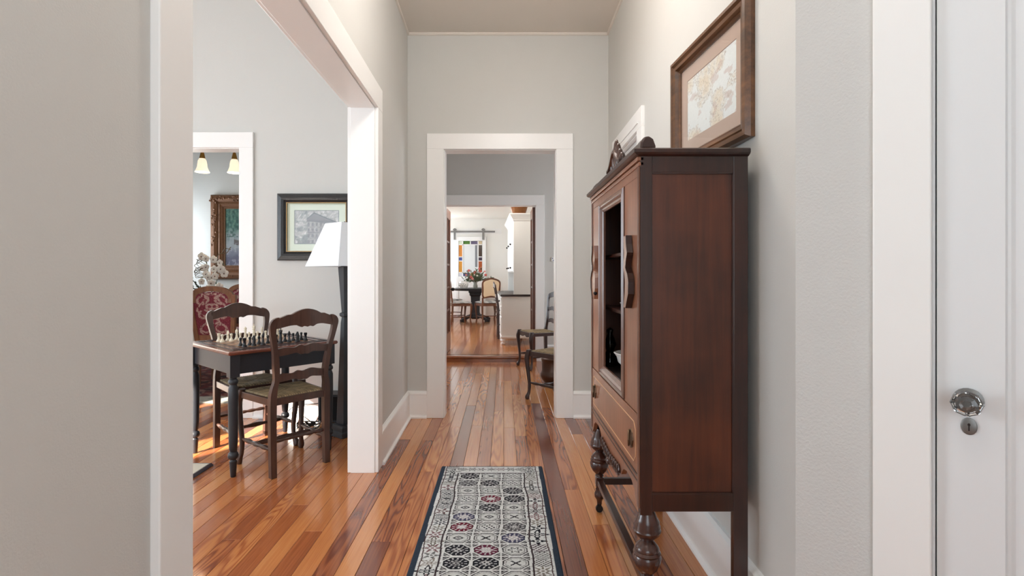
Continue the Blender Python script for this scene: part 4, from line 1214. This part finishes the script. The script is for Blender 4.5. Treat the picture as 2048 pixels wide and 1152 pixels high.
CREAM = paint('cream_upholstery', srgb(220, 198, 164), .85, .03, .2, 400)
SEATC = None
def plaid_seat(e):
    n = 40; U, V = np.meshgrid(np.linspace(-1, 1, n), np.linspace(-1, 1, n))
    X = U*(.225+.02*V); Y = V*.21
    ed = np.maximum(np.abs(U), np.abs(V))
    Z = .455+.045*np.sqrt(np.clip(1-(ed/1.01)**4, 0, 1))
    C = np.ones(U.shape+(3,))*np.array((226, 222, 214.0))
    a = (np.floor((U+1)*2.5) % 2 == 0); b = (np.floor((V+1)*2.5) % 2 == 0)
    C = mixc(C, a*.55, (104, 100, 100)); C = mixc(C, b*.4, (120, 116, 114))
    grid('seat_cushion', np.stack([X, Y, Z], -1), C, DAMASK, e)
def louis_chair(label):
    e = empty('upholstered_chair'); tag(e, label, 'chair', 'upholstered kitchen chairs')
    wd = wood('chair_brown', srgb(70, 40, 26), srgb(120, 74, 48), 'z', .4, .2) if 'chair_brown' not in bpy.data.materials else bpy.data.materials['chair_brown']
    # back frame: outline path
    def yb(z): return -.205-.10*max(0, z-.45)
    out = [(-.17, .56), (-.195, .62), (-.20, .72), (-.205, .84), (-.20, .91), (-.16, .955), (-.08, .985), (0, 1.0), (.08, .985), (.16, .955), (.20, .91), (.205, .84), (.20, .72), (.195, .62), (.17, .56), (.08, .575), (0, .582), (-.08, .575)]
    pts = catmull(out+[out[0]], 3)[:-1]
    cx, cz = 0, .77
    R = []
    for x, z in pts:
        k = math.hypot(x-cx, z-cz); ix = x-(x-cx)/k*.036; iz = z-(z-cz)/k*.036
        R.append([(x, yb(z)-.014, z), (x, yb(z)+.014, z), (ix, yb(iz)+.016, iz), (ix, yb(iz)-.016, iz)])
    MB().rings(R, cap=False, closed=True).build('back_frame', wd, e)
    inn = [(x-(x-cx)/math.hypot(x-cx, z-cz)*.03, z-(z-cz)/math.hypot(x-cx, z-cz)*.03) for x, z in pts]
    MB().rings([[(x, yb(z)-.012, z) for x, z in inn], [(x*.9, yb(z)-.020, cz+(z-cz)*.92) for x, z in inn]]).build('back_panel', CREAM, e)
    MB().rings([[(x, yb(z)+.012, z) for x, z in inn], [(x*.9, yb(z)+.026, cz+(z-cz)*.92) for x, z in inn]]).build('back_cushion', CREAM, e)
    for s in (1, -1):
        MB().sweepv(catmull([(s*.175, -.235, 0, .030, .030), (s*.178, -.205, .2, .032, .034), (s*.18, -.198, .42, .040, .040), (s*.176, -.205, .5, .034, .034), (s*.178, -.214, .58, .034, .03)], 4)).build('rear_leg', wd, e, bevel=.004)
        MB().sweepv(catmull([(s*.215, .195, .44, .055, .055), (s*.222, .205, .40, .056, .056), (s*.218, .198, .28, .038, .038), (s*.205, .185, .12, .030, .030), (s*.21, .195, .03, .036, .042), (s*.21, .197, 0, .028, .03)], 4), 8).build('front_leg', wd, e, smooth=True)
        MB().beam((s*.185, -.19, .425), (s*.212, .19, .425), .03, .055).build('side_rail', wd, e, bevel=.006)
        MB().tube([(s*.178, -.2, .17), (s*.205, .18, .17)], .010, 8).build('stretcher', wd, e)
    MB().tube([(-.19, 0, .17), (.19, 0, .17)], .010, 8).build('stretcher', wd, e)
    MB().strip(np.linspace(-.20, .20, 15), lambda x: .452, lambda x: .40-.012*math.cos(x*PI/.1), lambda x: .20, .028).build('front_rail', wd, e)
    MB().beam((-.17, -.198, .425), (.17, -.198, .425), .028, .05).build('rear_rail', wd, e, bevel=.004)
    plaid_seat(e)
    return e
k1 = louis_chair('cream-backed carved chair with its back to the camera, beside the kitchen desk')
place(k1, -.345, 11.22, (-.30, .95), KZ)
k2 = copy_tree(k1); k2['label'] = 'carved chair with plaid seat just inside the left kitchen door leaf'
place(k2, -.965, 11.20, (.93, .36), KZ)
k3 = copy_tree(k1); k3['label'] = 'cream-backed carved chair behind the left of the round kitchen table'
place(k3, -1.27, 12.25, (.9, -.42), KZ)
k4 = copy_tree(k1); k4['label'] = 'carved chair behind the table, half hidden by the nearer cream-backed chair'
place(k4, .02, 12.35, (-.95, -.3), KZ)

# bouquet and small jar on the kitchen table
def bloom(m, c, r, n=7, tilt=0.0):
    for k in range(n):
        a = 2*PI*k/n
        m.ball((c[0]+r*.55*math.cos(a), c[1]+r*.35*math.sin(a), c[2]+r*.5*math.sin(a)), 1, 6, 4, (r*.5, r*.3, r*.5))
    m.ball(c, 1, 6, 4, (r*.45, r*.45, r*.45))
def leafm(m, p, d, L, w):
    p = Vector(p); d = Vector(d).normalized(); sd = d.cross(Vector((.3, .8, .5))).normalized()*w/2
    up = d.cross(sd).normalized()*w*.12
    n = len(m.v); m.v += [tuple(p), tuple(p+d*L*.45+sd), tuple(p+d*L), tuple(p+d*L*.45-sd), tuple(p+d*L*.45+up), tuple(p+d*L*.45-up)]
    m.f += [(n, n+1, n+4), (n+1, n+2, n+4), (n+2, n+3, n+4), (n+3, n, n+4), (n+1, n, n+5), (n+2, n+1, n+5), (n+3, n+2, n+5), (n, n+3, n+5)]
rb_ = random.Random(11)
BQ = empty('flower_bouquet', (-.66, 11.92, KZ+.758)); tag(BQ, 'vase of coral and pink flowers with greenery on the round kitchen table', 'flowers')
MB().lathe([(.002, 0), (.045, 0), (.05, .01), (.055, .05), (.04, .10), (.045, .13), (.05, .14), (.044, .14), (.036, .105), (.002, .1)], n=16).build('vase', paint('grey_glass_vase', srgb(150, 146, 136), .15, .1, spec=.6), BQ, smooth=True)
lv = MB(); stm = MB()
for i in range(46):
    a = rb_.uniform(0, 2*PI); el = rb_.uniform(.15, 1.35); L_ = rb_.uniform(.18, .36)
    d = Vector((math.cos(a)*math.cos(el)*1.2, math.sin(a)*math.cos(el), math.sin(el)))
    p0 = Vector((0, 0, .12)); p1 = p0+d*L_
    stm.tube([p0, p0+d*L_*.5+Vector((0, 0, .02)), p1], .002, 4)
    for k in range(13):
        t = rb_.uniform(.3, 1.0); q = p0+d*L_*t
        leafm(lv, q, d+Vector((rb_.uniform(-1, 1), rb_.uniform(-1, 1), rb_.uniform(-.6, .8))), rb_.uniform(.04, .07), rb_.uniform(.016, .028))
lo = lv.build('foliage', LEAF, BQ); lo['kind'] = 'stuff'
stm.build('stems', STEMM, BQ)
for x, z, r, mt in ((-.14, .40, .040, PETALP), (.0, .36, .045, PETALP), (-.10, .24, .055, PETALP), (-.06, .22, .05, PETALR), (.10, .44, .032, PETALP), (.12, .38, .036, PETALP), (.24, .30, .04, PETALP), (.22, .38, .028, PETALR), (-.20, .30, .028, PETALR), (.05, .28, .03, PETALW), (-.02, .30, .03, PETALW)):
    m = MB(); bloom(m, (x, -.06-.05*rb_.random(), z), r*.8); m.build('bloom', mt, BQ, smooth=True)
JR = empty('painted_jar', (-.905, 11.66, KZ+.758)); tag(JR, 'white painted jar with dark sprigs beside the flower vase', 'jar')
MB().lathe([(.002, 0), (.07, 0), (.085, .02), (.105, .08), (.10, .13), (.08, .15), (.085, .16), (.002, .165)], n=20).build('body', WHITEC, JR, smooth=True)
m = MB()
for k in range(14):
    a = -PI*.95+k*.14; m.ball((.106*math.cos(a), .106*math.sin(a), .06+.05*(k % 3)/2), .008, 6, 4)
m.build('sprig_motif', LEAFD, JR)

# ------------------------------------------------------------------ dining room beyond the chess room
def damask(U, V):
    C = np.ones(U.shape+(3,))*np.array((128, 52, 66.0))
    u = np.abs(U-.5)*2; v = V*3.0
    a = np.abs(u-.55-.25*np.sin(v*4.2))
    b = np.abs(np.hypot(u-.45, (v % 1.0)-.5)-.28)
    c = np.abs(np.hypot(u-.12, ((v+.5) % 1.0)-.5)-.16)
    lace = (np.minimum(np.minimum(a, b), c) < .065) & (fbm(U*30, V*40, 2, 2) > .36)
    C = mixc(C, lace*.85, (196, 172, 160))
    dots = (np.sin(U*60)*np.sin(V*80) > .82)
    C = mixc(C, dots*.35, (180, 150, 142))
    return np.clip(C*(.85+.3*fbm(U*50, V*60, 7, 2))[..., None], 0, 255)
OAK = wood('oak_chair', srgb(96, 60, 42), srgb(160, 106, 72), 'z', .4, .2)
def damask_chair(label):
    e = empty('damask_chair'); tag(e, label, 'chair', 'red damask dining chairs')
    def yb(z): return -.20-.16*max(0, z-.45)
    w0, w1, zs_, zarch = .165, .205, .50, .90      # half widths bottom/top
    def hw(z): return w0+(w1-w0)*(z-.45)/(.9-.45)
    for s in (1, -1):
        MB().sweepv([(s*(w0-.005), -.23, 0, .04, .045), (s*w0, -.20, .42, .045, .05), (s*hw(.93), yb(.93), .93, .038, .05)]).build('back_post', OAK, e, bevel=.004)
        MB().sweepv(catmull([(s*.2, .2, .42, .05, .05), (s*.205, .21, .3, .045, .045), (s*.2, .2, .08, .032, .032), (s*.2, .205, 0, .04, .04)], 4), 8).build('front_leg', OAK, e, smooth=True)
        MB().beam((s*.17, -.19, .42), (s*.2, .19, .42), .03, .06).build('side_rail', OAK, e, bevel=.004)
    # arched crest
    th = np.linspace(0, PI, 21); R = []
    for t in th:
        ox, oz = .205*math.cos(t), .90+.118*math.sin(t)**.8 if math.sin(t) > 0 else .90
        ix, iz = .155*math.cos(t), .885+.080*math.sin(t)**.8 if math.sin(t) > 0 else .885
        R.append([(ox, yb(oz)-.02, oz), (ox, yb(oz)+.02, oz), (ix, yb(iz)+.02, iz), (ix, yb(iz)-.02, iz)])
    MB().rings(R).build('crest_rail', OAK, e)
    for s in (1, -1): MB().box(s*.18-.026, s*.18+.026, yb(.88)-.02, yb(.88)+.02, .85, .905).build('crest_shoulder', OAK, e)
    MB().beam((-.16, yb(.5), .5), (.16, yb(.5), .5), .035, .06).build('lower_rail', OAK, e)
    n = 90; U, V = np.meshgrid(np.linspace(0, 1, n), np.linspace(0, 1, n))
    Z = .52+V*(.885+.075*np.sqrt(np.clip(1-(2*U-1)**2, 0, 1))-.52); hwz = w0+(w1-w0)*(Z-.45)/.45-.012
    X = (2*U-1)*hwz
    Yb = -.20-.16*(Z-.45)
    bul = .018*np.sqrt(np.clip((1-(2*U-1)**2)*(1-(2*V-1)**2), 0, 1))
    grid('outer_back', np.stack([X, Yb-.012-bul, Z], -1), damask(U, V), DAMASK, e)
    grid('inner_back', np.stack([X[:, ::-1], (Yb+.012+bul), Z], -1), damask(U, V), DAMASK, e)
    Xs = (2*U-1)*(.19+.02*V); Ys = -.19+.40*V
    ed = np.maximum(np.abs(2*U-1), np.abs(2*V-1))
    grid('seat', np.stack([Xs, Ys, .43+.055*np.sqrt(np.clip(1-(ed/1.01)**4, 0, 1))], -1), damask(U, V), DAMASK, e)
    MB().beam((-.2, .195, .42), (.2, .195, .42), .03, .06).build('front_rail', OAK, e, bevel=.004)
    MB().beam((-.165, -.195, .42), (.165, -.195, .42), .03, .06).build('rear_rail', OAK, e, bevel=.004)
    return e
dc1 = damask_chair('red damask dining chair with arched oak crest, nearest through the side doorway')
place(dc1, -2.935, 5.46, (-.10, 1), .012)
dc2 = copy_tree(dc1); dc2['label'] = 'second red damask dining chair facing the camera behind the first one'
place(dc2, -3.24, 6.36, (.2, -1), .012)
DTB = empty('dining_table', (-3.15, 5.93, .012)); tag(DTB, 'dark wooden dining table beneath the white orchid', 'table')
DWD = wood('dark_dining_wood', srgb(48, 28, 20), srgb(92, 56, 40), 'x', .3, .35)
MB().box(-1.1, .62, -.33, .33, .70, .735).build('table_top', DWD, DTB, bevel=.006)
for a, b in (((-1.0, -.28), (.54, -.28)), ((-1.0, .28), (.54, .28)), ((-1.0, -.28), (-1.0, .28)), ((.54, -.28), (.54, .28))):
    MB().beam((a[0], a[1], .65), (b[0], b[1], .65), .022, .10).build('apron', DWD, DTB)
for x in (-1.0, .54):
    for y in (-.28, .28):
        MB().lathe([(.02, 0), (.028, .02), (.022, .06), (.03, .2), (.038, .4), (.03, .5), (.036, .52), (.036, .70)], (x, y, 0), 14).build('leg', DWD, DTB, smooth=True)
def dining_rug():
    X0, X1, Y0, Y1 = -4.4, -1.6, 4.62, 6.7; n = 200
    U, V = np.meshgrid(np.linspace(0, 1, n), np.linspace(0, 1, n)); X = X0+(X1-X0)*U; Y = Y0+(Y1-Y0)*V
    ed = np.minimum(np.minimum(X-X0, X1-X), np.minimum(Y-Y0, Y1-Y))
    C = np.ones(U.shape+(3,))*np.array((92, 40, 40.0))
    C = mixc(C, (ed < .22), (150, 146, 136)); C = mixc(C, (ed < .22)*(fbm(X*22, Y*22, 6, 3) > .55)*.6, (90, 84, 84))
    C = mixc(C, (ed > .22)*(fbm(X*12, Y*12, 16, 4) > .54)*.7, (44, 36, 42)); C = mixc(C, (ed > .22)*(fbm(X*16, Y*16, 26, 4) > .6)*.6, (170, 130, 110))
    Z = np.where(ed < .004, .001, .01)
    tag(grid('dining_rug', np.stack([X, Y, Z], -1), C, RUGM), 'dark red patterned rug with grey border under the dining chairs', 'rug')
dining_rug()
# gilt-framed painting
def art_paint(U, V):
    C = np.ones(U.shape+(3,))*np.array((150, 156, 160.0))
    n = fbm(U*7, V*7, 41, 5); n2 = fbm(U*22, V*22, 51, 4)
    C = mixc(C, np.clip((V-.45+.35*(n-.5))*6, 0, 1), (64, 104, 96))
    C = mixc(C, (n2 > .55)*(V > .5)*.6, (36, 70, 62)); C = mixc(C, (n2 < .38)*(V > .55)*.5, (120, 150, 130))
    C = mixc(C, np.clip((.32-V+.2*(n-.5))*6, 0, 1), (96, 96, 116))
    bas = (np.abs(V-.42-.03*np.cos(U*8)) < .045) & (U > .2) & (U < .8); C = mixc(C, bas*.9, (92, 84, 84))
    C = mixc(C, ((np.abs(U-.5) < .06) & (V < .42) & (V > .18))*.8, (84, 78, 84))
    C = mixc(C, (n2 > .6)*(V < .4)*.5, (176, 178, 188))
    return np.clip(C, 0, 255)
GILT = paint('carved_gilt', srgb(104, 68, 42), .42, .45, 1.0, 45, .5, metal=.35, vscale=55)
PROF3 = [(0, 0), (0, .7), (.08, .95), (.3, 1.0), (.5, .8), (.56, .62), (.66, .68), (.74, .5), (.86, .46), (.92, .3), (1.0, .3), (1.0, .08)]
gp = picture('gilt_framed_painting', .92, 1.105, .175, .06, PROF3, GILT, .004, (120, 96, 60), art_paint, Matrix.Translation((-3.853, YB-.001, 1.084)), 'large gilt framed landscape painting on the dining room wall')
m = MB(); rg = random.Random(9)
for k in range(150):
    t = rg.random(); sd = rg.randrange(4); d = rg.uniform(.02, .085)
    if sd == 0: p = (d, t*1.105)
    elif sd == 1: p = (.92-d, t*1.105)
    elif sd == 2: p = (t*.92, d)
    else: p = (t*.92, 1.105-d)
    m.ball((p[0], -.058, p[1]), 1, 6, 4, (rg.uniform(.008, .02), .008, rg.uniform(.008, .02)))
m.build('carved_ornament', GILT, gp, smooth=True)['kind'] = 'stuff'
# orchid
OR = empty('orchid_arrangement', (-3.30, 5.92, .747)); tag(OR, 'white orchid arrangement with curly twigs on the dining table', 'flowers')
MB().lathe([(.002, 0), (.05, 0), (.055, .01), (.075, .09), (.08, .14), (.074, .14), (.065, .09), (.002, .08)], n=18).build('pot', WHITEC, OR, smooth=True)
ro_ = random.Random(17)
blooms = [(-.09, .60), (-.02, .575), (.055, .565), (.12, .53), (-.10, .47), (-.03, .48), (.05, .46), (.14, .46), (.16, .41), (-.06, .40), (.0, .37), (.07, .38), (-.07, .32), (.02, .30), (-.02, .24), (.09, .26)]
for x, z in blooms:
    c = Vector((x, -.05-.08*ro_.random(), z)); r = ro_.uniform(.034, .048)
    m = MB()
    for k in range(5):
        a = PI/2+2*PI*k/5
        m.ball((c.x+r*.55*math.cos(a), c.y, c.z+r*.55*math.sin(a)), 1, 8, 5, (r*.52, r*.14, r*.52))
    b = m.build('bloom', PETALW, OR, smooth=True)
    MB().ball((c.x, c.y-r*.18, c.z-.004), r*.17, 6, 4).build('lip', paint('orchid_lip', srgb(120, 84, 70), .6, .1) if 'orchid_lip' not in bpy.data.materials else bpy.data.materials['orchid_lip'], b)
m = MB()
for x1, z1, bx in ((.14, .52, .12), (-.10, .60, -.12), (.05, .30, .05)):
    m.tube(catmull([(0, 0, .1), (bx*.3, -.02, .3), (x1*.8, -.04, z1), (x1*1.1, -.06, z1-.06)], 5), .004, 5)
m.build('stems', LEAF, OR, smooth=True)
m = MB()
for k in range(5):
    x0 = -.08-.02*k
    pts = [(0, 0, .12), (-.08, -.02, .35)]
    for j in range(7): pts.append((-.13+.05*math.sin(j*1.7+k)-.01*k, -.03+.04*math.cos(j*1.3), .36+.035*j))
    m.tube(catmull(pts, 4), .0035, 4)
for k in range(2):
    m.tube(catmull([(.02, 0, .5), (.06, -.02, .62), (.10+.05*k, -.02, .64), (.14+.05*k, -.03, .69), (.20, -.02, .68+.03*k)], 5), .004, 4)
m.build('curly_twig', STEMM, OR, smooth=True)
m = MB(); tw = MB()
for k in range(5):
    p0 = Vector((-.06, -.04, .14)); p1 = Vector((-.16-.035*k, -.05, .28+.02*((k*2) % 5)))
    tw.tube([p0, (p0+p1)/2+Vector((0, 0, -.02)), p1], .003, 4)
    for j in range(5): leafm(m, p0.lerp(p1, .45+.13*j), (ro_.uniform(-1, .4), -.2, ro_.uniform(-.3, 1)), .038, .022)
tw.build('sprig', STEMM, OR); m.build('leaves', LEAFD, OR)['kind'] = 'stuff'
# chandelier with bell shades
BR = paint('gold_brass', srgb(176, 130, 66), .3, .1, metal=.9)
CHN = empty('chandelier', (-3.13, 5.70, 0)); tag(CHN, 'brass ceiling light with frosted bell shades seen through the side doorway', 'light')
MB().lathe([(.002, 2.495), (.012, 2.497), (.02, 2.51), (.075, 2.52), (.082, 2.53), (.02, 2.55), (.012, 2.56), (.010, H2-.03)], n=24).build('hub', BR, CHN, smooth=True)
MB().lathe([(.012, H2-.03), (.06, H2-.012), (.065, H2)], n=20).build('canopy', BR, CHN, smooth=True)
GLOW = glow_mat('lit_frosted_glass', (1.0, .86, .64, 1), .55)
for k in range(2):
    a = math.radians(8)+k*PI; c, s = math.cos(a), math.sin(a); rr = .165
    ar = MB().tube(catmull([(c*.02, s*.02, 2.54), (c*.06, s*.06, 2.58), (c*.13, s*.13, 2.56), (c*rr, s*rr, 2.49)], 6), .007, 8).build('arm', BR, CHN, smooth=True)
    MB().lathe([(.006, 2.49), (.016, 2.48), (.02, 2.46), (.028, 2.425), (.03, 2.405)][::-1], (c*rr, s*rr, 0), 14).build('socket_cup', BR, ar, smooth=True)
    prof = [(.03, 2.41), (.042, 2.385), (.046, 2.36), (.05, 2.32), (.062, 2.285), (.074, 2.262), (.071, 2.262), (.058, 2.285), (.046, 2.322), (.042, 2.36), (.026, 2.406)]
    MB().lathe(prof, (c*rr, s*rr, 0), 20).build('bell_shade', GLOW, ar, smooth=True)
for k in range(2):
    a = math.radians(8)+k*PI
    d = bpy.data.lights.new('chandelier_bulb', 'POINT'); d.energy = 3; d.color = (1, .82, .6); d.shadow_soft_size = .03
    o = bpy.data.objects.new('chandelier_bulb', d); COL.objects.link(o); o.parent = CHN; o.location = (.165*math.cos(a), .165*math.sin(a), 2.26)

# ------------------------------------------------------------------ ceiling lamps out of view
def unseen_ceiling_lamp(x, y, z, power, label, col=(1, .95, .90)):
    e = empty('unseen_ceiling_lamp', (x, y, z)); tag(e, label, 'lamp')
    MB().lathe([(.002, -.001), (.15, -.001), (.15, -.02), (.002, -.02)], n=28).build('mount', WHITEC, e, smooth=True)
    MB().lathe([(.002, -.11), (.06, -.105), (.12, -.075), (.145, -.03), (.145, -.02)], n=28).build('dome', glow_mat('lamp_dome', (1, .93, .84, 1), 1.5), e, smooth=True)
    d = bpy.data.lights.new('unseen_ceiling_bulb', 'POINT'); d.energy = power; d.color = col; d.shadow_soft_size = .15
    o = bpy.data.objects.new('unseen_ceiling_bulb', d); COL.objects.link(o); o.parent = e; o.location = (0, 0, -.28)
unseen_ceiling_lamp(.05, .5, H, 9, 'flush dome ceiling lamp in the hall above the camera')
unseen_ceiling_lamp(.03, 2.35, H, 20, 'unseen dome lamp added to brighten the hall above the runner rug')  # added out of view to brighten the middle of the hall
unseen_ceiling_lamp(-.45, 7.5, KH, 15, 'unseen dome lamp added to light the kitchen desk hutch')  # added out of view to light the near end of the hutch
